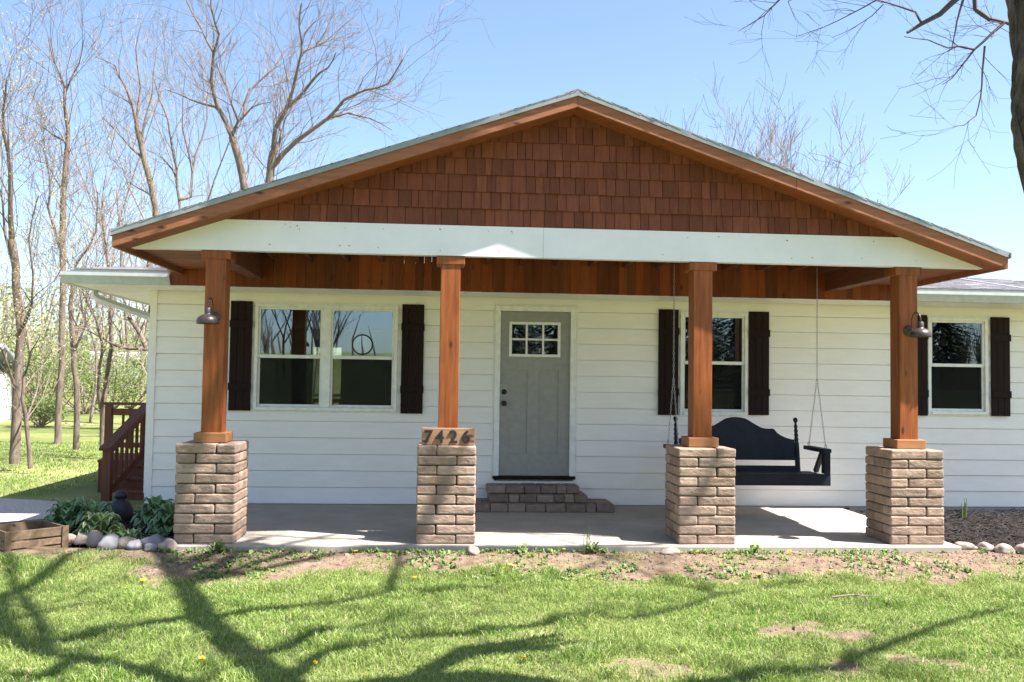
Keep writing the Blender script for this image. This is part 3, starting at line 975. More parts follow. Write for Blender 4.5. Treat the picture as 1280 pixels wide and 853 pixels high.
# ------------------------------------------------------------------ steps of loose pavers at the door
st = thing('paver_step', (1.2, -.4, 0), 'low step of stacked brown pavers below the grey front door', 'step')
b = MB(); rs = random.Random(8)
def course(xa_, xb_, ya, yb, za, zc, wl):
    rows = max(1, round((yb - ya) / .18)); d = (yb - ya) / rows
    for r in range(rows):
        x = xa_
        while x < xb_ - .02:
            w = wl * rs.choice((.6, 1.0, 1.0, 1.15)); x2 = min(x + w, xb_)
            if xb_ - x2 < .07: x2 = xb_
            b.box(x + .003, x2 - .003, ya + r * d + rs.uniform(.001, .01), ya + (r + 1) * d - .003, za, zc - rs.uniform(.001, .005)); x = x2
course(.36, 2.07, -.66, -.03, .001, .092, .21); course(.56, 1.76, -.50, -.03, .093, .185, .21); course(.54, 1.68, -.36, -.03, .186, .278, .2)
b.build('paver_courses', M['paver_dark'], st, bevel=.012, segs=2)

# ------------------------------------------------------------------ porch swing made from a headboard
sw = thing('porch_swing', (3.47, -1.22, .45), 'black porch swing with curved headboard back hanging on chains', 'swing')
SC, SYB, SYF = 3.465, -.95, -1.50
half = [(.0, 1.165), (.055, 1.161), (.11, 1.150), (.15, 1.132), (.19, 1.107), (.235, 1.08), (.275, 1.058), (.31, 1.042), (.345, 1.034), (.40, 1.031), (.446, 1.033), (.462, 1.025), (.494, .984), (.53, .96), (.576, .937), (.63, .918), (.70, .905)]
out = [(SC + x, z) for x, z in half] + [(SC + .70, .70), (SC - .70, .70)] + [(SC - x, z) for x, z in half[:0:-1]]
def lean(z): return SYB + (z - .5) * .12
def leanmesh(b):
    b.v = [(v[0], v[1] + (v[2] - .5) * .14, v[2]) for v in b.v]
b = MB(); b.prism(out, SYB - .015, SYB + .015); leanmesh(b); b.build('backrest', M['swing'], sw, bevel=.005)
b = MB(); b.box(SC - .70, SC + .70, SYB - .017, SYB + .017, .665, .705); b.box(SC - .72, SC + .72, SYB - .02, SYB + .02, .50, .60); leanmesh(b); b.build('back_rail', M['swing'], sw, bevel=.004)
for sg in (-1, 1):
    b = MB(); xc = SC + sg * .728
    prof = [(.028, .42), (.03, .5), (.03, .70), (.028, .86), (.02, .88), (.027, .91), (.018, .935), (.026, .96), (.017, .985), (.025, 1.01), (.016, 1.035), (.022, 1.06), (.014, 1.085), (.012, 1.10), (.024, 1.12), (.028, 1.14), (.02, 1.16), (0, 1.168)]
    b.lathe((xc, SYB, 0), prof, 14); leanmesh(b); b.build('back_post', M['swing'], sw, smooth=True)
for k in range(6):
    b = MB(); y = SYF + .035 + k * .086; b.box(SC - .86, SC + .86, y, y + .07, .522, .542); b.build('seat_slat', M['swing'], sw, bevel=.004)
b = MB(); b.box(SC - .885, SC + .885, SYF - .0022, SYF + .012, .428, .562); b.build('front_apron', M['swing'], sw, bevel=.004)
b = MB(); b.box(SC - .86, SC + .86, SYB - .06, SYB - .035, .42, .52)
for xx in (-.8, 0, .8): b.box(SC + xx - .02, SC + xx + .02, SYF + .013, SYB - .061, .43, .52)
b.build('seat_frame', M['swing'], sw)
for sg in (-1, 1):
    b = MB(); xc = SC + sg * .845
    b.box(xc - .045, xc + .045, SYF - .015, SYB + .03, .795, .842); b.build('armrest', M['swing'], sw, bevel=.006)
    b = MB(); b.box(xc - .035, xc + .035, SYF - .01, SYF + .08, .563, .794); b.bar((xc, SYF + .32, .56), (xc, SYF + .13, .80), .05, .045, (0, 1, 0)); b.build('arm_support', M['swing'], sw, bevel=.004)
    b = MB()
    ct = Vector((xc, -1.22, 2.92)); jn = Vector((xc, -1.22, 1.64))
    segs = [(ct, jn), (jn, Vector((xc, SYF + .04, .84))), (jn, Vector((xc, SYB - .03, .84)))]
    for (p_, q_) in segs:
        L = (q_ - p_).length; n = int(L / .034)
        d = (q_ - p_) / n
        s1 = d.cross(Vector((0, 1, 0.01))).normalized(); s2 = d.cross(s1).normalized()
        for k in range(n):
            c = p_ + d * (k + .5); s = (s1 if k % 2 else s2) * .0075
            e = d * .62
            b.tube([c - e, c - e * .6 + s, c + e * .6 + s, c + e, c + e * .6 - s, c - e * .6 - s, c - e], [.0024] * 7, 4, False)
    for q_ in (segs[1][1], segs[2][1]): b.tube([q_ + Vector((0, 0, .05)), q_ + Vector((.014, 0, .03)), q_ + Vector((0, 0, -.01)), q_ + Vector((-.014, 0, .03)), q_ + Vector((0, 0, .05))], [.004] * 5, 5, False)
    b.build('chain', M['chain'], sw)

# ------------------------------------------------------------------ suncatcher ring on the window pane
t = thing('window_ornament', (-1.02, -.012, 1.93), 'round clear suncatcher disc with dark rim on the big window', 'ornament')
b = MB(); c = at(453, 431, -.004)
b.tube([(c.x + .122 * math.cos(a), -.006, c.z + .122 * math.sin(a)) for a in np.linspace(0, 2 * math.pi, 33)], [.009] * 33, 8, False); b.build('rim', M['black'], t, smooth=True)
b = MB(); b.prism([(c.x + .118 * math.cos(a), c.z + .118 * math.sin(a)) for a in np.linspace(0, 2 * math.pi, 25)[:-1]], -.008, -.004); b.build('disc', M['glass'], t)

# ------------------------------------------------------------------ side deck with stairs, left of the house
def balusters(parent, pa, pb, top, bot, n, w=.032):
    pa, pb = Vector(pa), Vector(pb)
    for k in range(n):
        q = pa.lerp(pb, (k + .5) / n)
        b = MB(); b.box(q.x - w / 2, q.x + w / 2, q.y - w / 2, q.y + w / 2, q.z + bot, q.z + top)
        b.build('baluster', M['deck_wood'], parent)


dk = thing('deck_stairs', (-4.3, 2.0, -.15), 'red brown wooden deck stairs with railing beside the house corner', 'stairs')
na, nb = Vector((-4.47, 1.12, -.16)), Vector((-4.28, 2.05, .27))
b = MB(); b.box(na.x - .055, na.x + .055, na.y - .055, na.y + .055, -.2, .60); b.build('newel_post', M['deck_wood'], dk, bevel=.006)
b = MB(); b.box(nb.x - .055, nb.x + .055, nb.y - .055, nb.y + .055, -.2, 1.10); b.build('newel_post', M['deck_wood'], dk, bevel=.006)
b = MB(); b.bar((na.x - .01, na.y - .12, .565), (nb.x + .0, nb.y + .06, 1.135), .15, .04); b.bar((na.x, na.y, .51), (nb.x, nb.y, 1.04), .04, .09); b.build('handrail', M['deck_wood'], dk, bevel=.005)
b = MB(); b.bar((na.x, na.y, -.02), (nb.x, nb.y, .48), .04, .09); b.build('bottom_rail', M['deck_wood'], dk)
for k in range(7):
    b = MB(); t_ = (k + .7) / 7.6; q = na.lerp(nb, t_); z = .57 * t_
    b.box(q.x - .018, q.x + .018, q.y - .018, q.y + .018, -.02 + z * .9, .52 + z * .95)
    b.build('baluster', M['deck_wood'], dk)
for k, (y0, z0) in enumerate(((1.2, .0), (1.48, .14), (1.76, .28))):
    b = MB(); b.box(-4.40 + k * .04, -3.66, y0, y0 + .30, z0 - .035, z0); b.build('tread', M['deck_wood'], dk, bevel=.005)
    b = MB(); b.box(-4.38 + k * .04, -3.67, y0 + .02, y0 + .04, z0 - .17, z0 - .037); b.build('riser', M['deck_wood'], dk)
b = MB()
for k in range(9): b.box(-4.95 - k * .03, -3.64, 2.07 + k * .143, 2.07 + k * .143 + .138, .30, .335)
b.box(-4.94, -3.65, 2.08, 2.12, -.2, .298); b.build('deck_platform', M['deck_wood'], dk)
yb = 3.32
b = MB(); b.box(-5.32, -3.62, yb - .07, yb + .07, 1.09, 1.13); b.box(-5.30, -3.62, yb - .02, yb + .02, .93, 1.03); b.box(-5.30, -3.62, yb - .02, yb + .02, .42, .50)
b.build('deck_rail', M['deck_wood'], dk, bevel=.004)
balusters(dk, (-5.1, yb + .04, .4), (-3.7, yb + .04, .4), .6, .0, 13)
b = MB(); b.box(-5.3, -5.2, yb - .05, yb + .05, -.2, 1.088); b.build('newel_post', M['deck_wood'], dk)

rl = thing('deck_railing', (-2.6, 9.6, -.1), 'red brown railing seen through the big window behind the house', 'railing')
b = MB(); b.box(-4.6, -.6, 9.56, 9.70, 1.14, 1.20); b.box(-4.6, -.6, 9.6, 9.65, 1.0, 1.09); b.box(-4.6, -.6, 9.6, 9.65, .40, .48); b.build('rail', M['deck_wood'], rl)
balusters(rl, (-4.5, 9.68, .42), (-.7, 9.68, .42), .6, .0, 26)
for xx in (-4.6, -2.75, -.7):
    b = MB(); b.box(xx, xx + .1, 9.56, 9.66, -.3, 1.139); b.build('newel_post', M['deck_wood'], rl)

# ------------------------------------------------------------------ crate, ornament, rocks, hostas
cr = thing('wooden_crate', (-4.0, -2.72, -.1), 'weathered open slatted wooden crate standing on the lawn edge', 'crate')
ca = Vector((-3.93, -2.90, -.12)); ux = Vector((.70, .70, 0)).normalized() * .0 + Vector((.69, .724, 0)).normalized()
ux = Vector((.62, .62, 0)).normalized(); uy = Vector((-ux.y, ux.x, 0))
CL, CWd, CH = .56, .52, .245
def cbox(b, a0, a1, b0, b1, z0, z1):
    P_ = []
    for z in (z0, z1):
        for (s, t) in ((a0, b0), (a1, b0), (a1, b1), (a0, b1)): P_.append(ca + ux * s + uy * t + Vector((0, 0, z)))
    b.hexa(P_)
b = MB()
zs = [(.012, .066), (.082, .142), (.158, .24)]
for (z0, z1) in zs:
    cbox(b, 0, CL, -.0, .014, z0, z1); cbox(b, 0, CL, CWd - .014, CWd, z0, z1)
b.build('side_slats', M['crate_wood'], cr, bevel=.003)
b = MB()
for (z0, z1) in zs:
    cbox(b, .0145, .032, .015, CWd - .015, z0, z1); cbox(b, CL - .032, CL - .0145, .015, CWd - .015, z0, z1)
b.build('end_slats', M['crate_wood'], cr, bevel=.003)
for s in (-.004, CL - .056):
    for t in (-.016, CWd + .001):
        b = MB(); cbox(b, s, s + .06, t, t + .015, 0, .246); b.build('corner_batten', M['crate_wood'], cr, bevel=.003)
b = MB()
for k in range(5): cbox(b, .034, CL - .034, .02 + k * .1, .1 + k * .1, .008, .02)
b.build('crate_bottom', M['crate_wood'], cr)

bx = thing('wooden_board', (-4.35, -2.0, -.08), 'dark weathered board lying behind the slatted crate', 'board')
b = MB(); b.bar((-4.75, -2.25, -.02), (-3.98, -1.85, .0), .2, .16); b.build('plank', M['crate_wood'], bx, bevel=.01)

t = thing('garden_ornament', (-3.56, -1.02, -.1), 'black rounded urn shaped garden ornament among the hostas', 'ornament')
b = MB(); b.lathe((-3.56, -1.02, -.10), [(.0, 0), (.10, 0), (.125, .03), (.135, .10), (.132, .17), (.115, .225), (.085, .262), (.06, .278), (.055, .287), (.07, .30), (.074, .325), (.066, .352), (.04, .372), (0, .38)], 24)
b.build('urn_body', M['ornament'], t, smooth=True)


def rock(x, y, z, sx, sy, sz, mat, label, seed):
    bm = bmesh.new()
    bmesh.ops.create_icosphere(bm, subdivisions=3, radius=1)
    for v in bm.verts:
        n_ = noise.noise(v.co * 1.3 + Vector((seed * 3.1, 0, 0))) * .28 + noise.noise(v.co * 3.2 + Vector((0, seed * 1.7, 0))) * .08
        v.co *= 1 + n_
        if v.co.z < -.45: v.co.z = -.45 + (v.co.z + .45) * .2
        v.co = Vector((v.co.x * sx, v.co.y * sy, v.co.z * sz))
    bmesh.ops.rotate(bm, verts=bm.verts, cent=(0, 0, 0), matrix=Matrix.Rotation(seed * 1.9, 3, 'Z'))
    me = bpy.data.meshes.new('rock'); bm.to_mesh(me); bm.free()
    for p_ in me.polygons: p_.use_smooth = True
    me.materials.append(M[mat])
    o = bpy.data.objects.new('rock', me); COL.objects.link(o); o.location = (x, y, z)
    tag(o, label, 'rock', 'rocks edging the planting beds')


rocks = [
    (-3.55, -2.40, .10, .07, .055, 'rock', 'small grey-tan rock touching the crate'),
    (-3.40, -2.44, .10, .08, .065, 'rock', 'brownish rock just behind the pale upright rock by the crate'),
    (-3.25, -2.56, .085, .075, .10, 'rock', 'pale upright rounded rock, tallest in the hosta bed edging'),
    (-3.07, -2.70, .125, .095, .09, 'rock_grey', 'large bluish grey boulder in front of the cream hosta'),
    (-2.93, -2.68, .10, .08, .075, 'rock', 'pinkish rock in front of the small variegated hosta'),
    (-2.83, -2.76, .095, .075, .06, 'rock_grey', 'dark grey rock in front of the pinkish rock'),
    (-2.69, -2.68, .12, .085, .085, 'rock_grey', 'wide grey boulder among the hosta edging, near the pier'),
    (-2.64, -2.83, .085, .07, .05, 'rock_grey', 'low grey rock on the soil in front of the wide grey boulder'),
    (-2.56, -2.66, .065, .06, .06, 'rock', 'small tan rock between the wide grey boulder and the pier'),
    (-2.50, -2.87, .08, .075, .075, 'rock', 'pale tan rock at the foot of the pier by the hostas'),
    (.285, -2.99, .07, .06, .05, 'rock', 'single white rock at the foot of the number plaque pier'),
    (2.16, -2.93, .12, .08, .035, 'rock', 'flat tan stone at the foot of the pier by the swing'),
    (5.20, -2.70, .11, .07, .05, 'rock', 'flat brown rock touching the pier beside the mulch'),
    (5.38, -2.76, .10, .07, .055, 'rock', 'low white rock, second from the pier on the mulch edge'),
    (5.50, -2.88, .095, .08, .06, 'rock', 'pale sloping rock, third from the pier on the mulch edge'),
    (5.68, -2.92, .095, .08, .07, 'rock', 'rounded tan rock, fourth from the pier on the mulch edge'),
    (5.90, -2.80, .125, .10, .095, 'rock', 'biggest white rock on the mulch edge at the photo border'),
    (7.75, -.45, .22, .12, .05, 'rock', 'sunlit flat stone by the house wall at the end of the mulch'),
]
for i, (x, y, sx, sy, sz, mt, lb) in enumerate(rocks):
    rock(x, y, float(ground_h(x, max(-3.3, min(y, -2.8)))) + sz * .40 + (.03 if y > -2 else 0), sx, sy, sz, mt, lb, i + 1)


def leaf(b, base, az, L, W, rise, droop, n=6, fold=.25, margin=False):
    """one arching leaf blade starting at base; margin gives its edges the second material"""
    d = Vector((math.cos(az), math.sin(az), 0)); s = Vector((-d.y, d.x, 0))
    cols = (-1, -.72, 0, .72, 1) if margin else (-1, 0, 1)
    nc = len(cols); vs_ = []
    for k in range(n + 1):
        t = k / n
        c = base + d * (L * t * (1 - .15 * t)) + Vector((0, 0, rise * L * math.sin(min(1, t) * math.pi * .62) - droop * L * t * t))
        w = W * (math.sin(math.pi * min(1, (t * .93 + .05)) ** .85)) ** .9 if k < n else 0.002
        for u_ in cols: vs_.append(c + s * (w * u_) + Vector((0, 0, fold * w * abs(u_) + (.12 * w * math.sin(t * 14 + az * 5) if abs(u_) == 1 and margin else 0))))
    base_i = len(b.v)
    for v in vs_: b.v.append(tuple(v))
    for k in range(n):
        for q in range(nc - 1):
            o_ = base_i + k * nc + q
            b.f.append((o_, o_ + 1, o_ + nc + 1, o_ + nc)); b.m.append(1 if margin and q in (0, nc - 2) else 0)


def hosta(x, y, r, h, nl, mat, label, seed):
    rs = random.Random(seed)
    z = -.09
    t = thing('hosta_plant', (x, y, z), label, 'plant', 'hostas in the bed by the house corner')
    b = MB(); st_ = MB()
    nl = int(nl * 1.7)
    for k in range(nl):
        az = k * 2.399 + rs.uniform(-.3, .3)
        ring = (k + .5) / nl
        L = r * rs.uniform(.7, .95); up = 1.6 - 1.35 * ring
        base = Vector((x, y, z)) + Vector((math.cos(az), math.sin(az), 0)) * (r * .5 * ring) + Vector((0, 0, h * rs.uniform(.3, .5) * (1.15 - .6 * ring)))
        leaf(b, base, az, L * .56, r * rs.uniform(.12, .18), up * .7, .15 + .55 * ring, 6, .45, True)
        st_.tube([(x, y, z), base * .6 + Vector((x, y, z)) * .4, base], [.006, .005, .004], 4, False)
    b.build('leaves', [M[mat], M[mat + '_edge']], t, smooth=True); st_.build('stalks', M['flower_stem'], t)  # rim colour: painted glints on green hostas, cream variegation on the others


hosta(-3.93, -1.55, .34, .30, 42, 'hosta', 'dark green hosta clump at the drive side, behind the crate', 1)
hosta(-3.60, -1.62, .33, .30, 40, 'hosta', 'dark green hosta in front of the deck stairs, behind the cream one', 2)
hosta(-3.33, -2.22, .34, .27, 34, 'hosta_var', 'large cream edged variegated hosta in the middle of the bed', 3)
hosta(-3.05, -1.35, .36, .30, 42, 'hosta', 'dark green hosta under the house corner, behind the small variegated one', 4)
hosta(-2.78, -1.75, .33, .33, 42, 'hosta', 'dark green hosta pressed against the side of the pier', 5)
hosta(-2.96, -2.44, .20, .14, 22, 'hosta_var', 'small cream edged hosta just behind the grey boulder', 6)
hosta(-2.80, -2.20, .16, .15, 20, 'hosta', 'small green hosta beside the small cream edged one', 7)
hosta(-3.98, -1.02, .28, .28, 30, 'hosta', 'dark green hosta at the back of the bed nearest the gravel', 8)

# ------------------------------------------------------------------ grass, weeds, dandelions
def grass(name, n, xr, yr, hr, wr, seed, extra=None, mat=None):
    rg = np.random.default_rng(seed)
    x = rg.uniform(xr[0], xr[1], n); y = rg.uniform(yr[0], yr[1], n)
    keep = rg.uniform(0, 1, n) > bare(x, y) * (.985 - .04 * (y < -4.6))
    if extra is not None: keep &= extra(x, y, rg)
    x, y = x[keep], y[keep]; n = len(x)
    z = ground_h(x, y) - .004
    clump = fbm(x, y, 3.2, 51, 3); long_ = smooth(.45, .8, clump)
    H = rg.uniform(hr[0], hr[1], n) * (.6 + 1.05 * long_) * (1 - .45 * bare(x, y)); w = rg.uniform(wr[0], wr[1], n)
    az = rg.uniform(0, 2 * np.pi, n); la = rg.uniform(0, 2 * np.pi, n); ln_ = rg.uniform(.2, 1.05, n) * H
    dx, dy = np.cos(az) * w / 2, np.sin(az) * w / 2
    lx, ly = np.cos(la) * ln_, np.sin(la) * ln_
    V = np.zeros((n, 5, 3))
    V[:, 0] = np.stack([x - dx, y - dy, z], 1); V[:, 1] = np.stack([x + dx, y + dy, z], 1)
    V[:, 2] = np.stack([x + dx * .8 + lx * .35, y + dy * .8 + ly * .35, z + H * .6], 1); V[:, 3] = np.stack([x - dx * .8 + lx * .35, y - dy * .8 + ly * .35, z + H * .6], 1)
    V[:, 4] = np.stack([x + lx, y + ly, z + H * (1 - .25 * ln_ / H)], 1)
    i = np.arange(n) * 5
    fl = np.stack([i, i + 1, i + 2, i + 3, i + 3, i + 2, i + 4], 1).ravel().astype(np.int32)
    ln = np.tile([4, 3], n).astype(np.int32)
    me = bpy.data.meshes.new(name); fast_mesh(me, V.reshape(-1, 3), fl, ln)
    me.materials.append(mat)
    o = bpy.data.objects.new(name, me); COL.objects.link(o); tag(o, kind='stuff')
    return o


m, nt, p = new_mat('grass_blades')
g = N(nt, 'ShaderNodeNewGeometry')
c = ramp(nt, g.outputs['Random Per Island'], [(0, (.10, .19, .026)), (.5, (.195, .32, .054)), (.80, (.29, .40, .090)), (.88, (.48, .44, .22)), (1, (.60, .54, .32))])
f, _ = noise_tex(nt, .9, 4)
c = mixc(nt, ramp(nt, f, [(.4, (0, 0, 0)), (.65, (.75, .75, .75))]), c, (.30, .36, .105))
nt.links.new(c, p.inputs['Base Color']); p.inputs['Roughness'].default_value = .5; p.inputs['Specular IOR Level'].default_value = .35
t_ = N(nt, 'ShaderNodeBsdfTranslucent'); nt.links.new(c, t_.inputs['Color'])
mx = N(nt, 'ShaderNodeMixShader'); mx.inputs[0].default_value = .35
nt.links.new(p.outputs[0], mx.inputs[1]); nt.links.new(t_.outputs[0], mx.inputs[2]); nt.links.new(mx.outputs[0], nt.nodes['Material Output'].inputs['Surface'])
M['grass'] = m


def infrust(x, y, rg):
    d = y + 11.512
    return (x > -.50 * d - .3) & (x < .66 * d + .3)


grass('grass', 420000, (-5.4, 6.2), (-6.75, -2.9), (.020, .070), (.0028, .0068), 1, infrust, M['grass'])
grass('grass', 60000, (-13, -3.6), (-4.2, 12.0), (.03, .075), (.008, .016), 2, lambda x, y, rg: (x < -4.2) & ((y < -1.2) | (y > 1.6)) & ((x < -5.5) | (y > 3.4) | (y < -1)) & (x > -.50 * (y + 11.5) - .8), M['grass'])

b = MB(); rs = random.Random(15)
for k in range(1900):
    x = rs.uniform(-2.9, 6.2); y = rs.uniform(-3.75, -2.9) if rs.random() < .8 else rs.uniform(-2.98, -2.9)
    if float(fbm(x, y, 2.6, 71, 2)) < .50 - .1 * (y > -3.05): continue
    z = float(ground_h(x, y))
    for q in range(rs.randint(2, 6)):
        leaf(b, Vector((x, y, z)), rs.uniform(0, 6.28), rs.uniform(.02, .055), rs.uniform(.006, .015), rs.uniform(.2, 1.1), rs.uniform(0, .4), 3, .3)
b.build('weeds', M['weed'], kind='stuff')


b = MB(); rs = random.Random(23)
for k in range(9000):
    x = rs.uniform(-3.6, 6.2); y = rs.uniform(-4.0, -2.88) if k < 7000 else rs.uniform(-6.4, -4.6)
    if float(bare(x, y)) < .55: continue
    z = float(ground_h(x, y)); r = rs.uniform(.003, .012) * (2.4 if rs.random() < .06 else 1)
    P_ = []
    for (sx, sy, sz) in ((-1, -1, -.4), (1, -1, -.4), (1, 1, -.4), (-1, 1, -.4), (-1, -1, 1), (1, -1, 1), (1, 1, 1), (-1, 1, 1)):
        f_ = .62 if sz > 0 else 1
        P_.append((x + sx * r * f_ * rs.uniform(.6, 1.2), y + sy * r * f_ * rs.uniform(.6, 1.2), z + sz * r * rs.uniform(.4, .9)))
    b.hexa(P_)
b.build('soil_clods', M['clod'], kind='stuff')


def weed(x, y, r, n, label, seed):
    r *= .72
    rs = random.Random(seed); z = float(ground_h(x, y))
    b = MB()
    for k in range(n): leaf(b, Vector((x, y, z)) + Vector((rs.uniform(-1, 1), rs.uniform(-1, 1), 0)) * r * .5 + Vector((0, 0, rs.uniform(0, r * .6))), rs.uniform(0, 6.28), r * rs.uniform(.35, .8), r * rs.uniform(.12, .22), rs.uniform(.3, 1.2), rs.uniform(0, .4), 4, .3)
    o = b.build('weed_plant', M['weed'], smooth=True); tag(o, label, 'plant', 'leafy weeds along the slab')


weed(-2.02, -2.98, .13, 34, 'leafy green weed at the slab corner by the hosta side pier', 1)
weed(2.95, -3.02, .12, 26, 'leafy weed clump just past the pier by the swing', 2)
weed(1.42, -2.98, .13, 26, 'leafy weed clump at the slab in front of the door', 3)
weed(.75, -2.99, .11, 24, 'low leafy weed at the slab beside the number plaque pier', 4)
weed(3.9, -2.98, .09, 18, 'low leafy weed at the slab in front of the swing', 5)

b = MB(); rs = random.Random(2)
for k in range(7):
    x, y = 1.36 + rs.uniform(-.02, .02), -2.94
    z = float(ground_h(x, y)); b.tube([(x, y, z), (x + rs.uniform(-.01, .02), y, z + .12), (x + rs.uniform(-.03, .05), y, z + rs.uniform(.2, .27))], [.003, .0025, .001], 4)
tag(b.build('tall_grass_tuft', M['weed']), 'tall thin grass stems rising at the slab edge before the door', 'plant')
b = MB()
for k in range(5):
    x, y = 6.42 + rs.uniform(-.03, .03), -.62
    b.tube([(x, y, -.06), (x + rs.uniform(-.01, .02), y, .06), (x + rs.uniform(-.03, .03), y, rs.uniform(.12, .2))], [.009, .008, .002], 4)
tag(b.build('sprout', M['weed']), 'green sprout coming up in the mulch bed by the wall', 'plant')

dl = [(-.78, -3.02, 'beside a shadow near the slab, between the first two piers'), (-1.43, -3.68, 'at the grass edge before the hosta side pier'), (-2.40, -3.86, 'on the lawn before the edging rocks'),
      (-3.02, -3.51, 'on the lawn nearest the crate'), (.50, -6.0, 'at the bottom centre of the lawn, biggest of all'), (-.42, -6.28, 'small one at the bottom edge left of the big one'), (-1.39, -5.95, 'beside the thick branch shadow'),
      (-.72, -6.05, 'tiny one just right of the thick branch shadow'), (.50, -3.08, 'next to the white rock at the plaque pier'), (.555, -3.53, 'left one of the close pair on the dirt before the door'), (.62, -3.45, 'right one of the close pair on the dirt before the door'),
      (.63, -3.82, 'at the grass edge below the close pair'), (.47, -3.86, 'left of the one below the close pair'), (-.22, -3.75, 'at the grass edge before the plaque pier'), (1.91, -3.57, 'on the dirt before the swing pier, door side'),
      (2.40, -3.02, 'at the foot of the swing pier'), (2.75, -3.7, 'at the grass edge right of the swing pier'), (3.28, -3.04, 'on the dirt in front of the swing'), (3.44, -3.6, 'at the grass edge in front of the swing'),
      (4.34, -3.5, 'at the grass edge before the mulch side pier'), (1.15, -2.93, 'against the slab edge before the paver step')]
rs = random.Random(4)
proto = None
for i, (x, y, lb) in enumerate(dl):
    z = float(ground_h(x, y)) + .035
    lab = 'yellow dandelion ' + lb
    if proto is None:
        b = MB()
        for k in range(34):
            a = k * 2.399; r = .020 * math.sqrt((k + 1) / 34)
            d = Vector((math.cos(a), math.sin(a), 0)); s = Vector((-d.y, d.x, 0)) * .004
            b.add([d * r * .3 - s, d * r * .3 + s, d * (r * 1.15) + s + Vector((0, 0, .008 - r * .3)), d * (r * 1.15) - s + Vector((0, 0, .008 - r * .3))], [(0, 1, 2, 3)])
        proto = b.build('dandelion', M['yellow'])
        s_ = MB(); s_.tube([(0, 0, -.04), (0, 0, 0)], [.002, .002], 4); s_.build('stem', M['flower_stem'], proto)
        o = proto; o.location = (x, y, z)
        tag(o, lab, 'flower', 'dandelions in the lawn')
    else:
        o = copy_tree(proto, (x, y, z), lab)
        o.rotation_euler = (rs.uniform(-.5, .1), rs.uniform(-.3, .3), rs.uniform(0, 6))
    s = rs.uniform(.75, 1.1) * (1.35 if 'biggest' in lb else .7 if 'tiny' in lb or 'small' in lb else 1)
    o.scale = (s, s, s)

tw = MB(); tw.tube([(3.0, -4.62, -.07), (3.16, -4.6, -.06), (3.3, -4.56, -.075), (3.42, -4.58, -.07)], [.006, .007, .005, .003], 5); tw.tube([(3.2, -4.59, -.06), (3.27, -4.68, -.06)], [.004, .002], 4)
tag(tw.build('fallen_twig', M['twig']), 'grey fallen twig lying on the lawn grass', 'twig')

# ------------------------------------------------------------------ trees
def rot_about(v, axis, a): return Matrix.Rotation(a, 3, axis) @ v


def branch(tr, cr, bd, p, d, L, r, lev, maxlev, rs, up=.25, dens=1.0, wig=.22, budp=0.0, rmin=.0032):
    """a wandering branch with children; levels 0 and 1 go to the trunk mesh, the finer ones to the crown"""
    ns = 5 if lev < 2 else (4 if lev < 3 else 3)
    pts = [p.copy()]; rad = [r]
    q = p.copy(); dd = d.normalized()
    if lev >= 2: wig = wig * 1.55
    for i in range(ns):
        dd = (dd + Vector((rs.uniform(-wig, wig), rs.uniform(-wig, wig), rs.uniform(-wig, wig) + up * .25))).normalized()
        q = q + dd * (L / ns)
        pts.append(q.copy()); rad.append(max(r * (1 - .72 * (i + 1) / ns), rmin))
    (tr if lev < 2 else cr).tube(pts, rad, 7 if lev == 0 else 5 if lev == 1 else 3, False)
    if lev >= maxlev - 1 and bd is not None and rs.random() < budp:
        for _ in range(rs.randint(6, 14)):
            c = pts[rs.randint(1, ns)] + Vector((rs.uniform(-.12, .12), rs.uniform(-.12, .12), rs.uniform(-.1, .12))); s = rs.uniform(.008, .021)
            a = Vector((rs.uniform(-1, 1), rs.uniform(-1, 1), rs.uniform(-1, 1))).normalized() * s; e = a.orthogonal() * .8
            bd.add([c - a, c + e * .6, c + a, c - e * .6], [(0, 1, 2, 3)])
    if lev < maxlev:
        n = max(2, int(rs.uniform(3.0, 5.2) * dens * (1.2 if lev == 1 else 1)))
        for k in range(n):
            t = rs.uniform(.22, .98); i = min(int(t * ns), ns - 1); f_ = t * ns - i
            b0 = pts[i].lerp(pts[i + 1], f_); rb = rad[i] * (1 - f_) + rad[i + 1] * f_
            dirb = (pts[i + 1] - pts[i]).normalized()
            ax = dirb.orthogonal().normalized(); ax = rot_about(ax, dirb, rs.uniform(0, 6.28))
            nd = rot_about(dirb, ax, rs.uniform(.45, .95))
            nd.z += up * .6
            branch(tr, cr, bd, b0, nd, L * rs.uniform(.38, .62), max(rb * rs.uniform(.42, .62), rmin), lev + 1, maxlev, rs, up, dens, wig / (1.55 if lev >= 2 else 1), budp, rmin)


def tree_thing(name, base, label, group): return thing(name, base, label, 'tree', group)


def finish(t, tr, cr, bd, bark='bark', twig='twig', budm='bud'):
    tr.build('trunk', M[bark], t, smooth=True)
    if cr.v: cr.build('crown', M[twig], t)
    if bd is not None and bd.v: bd.build('foliage', M[budm], t)


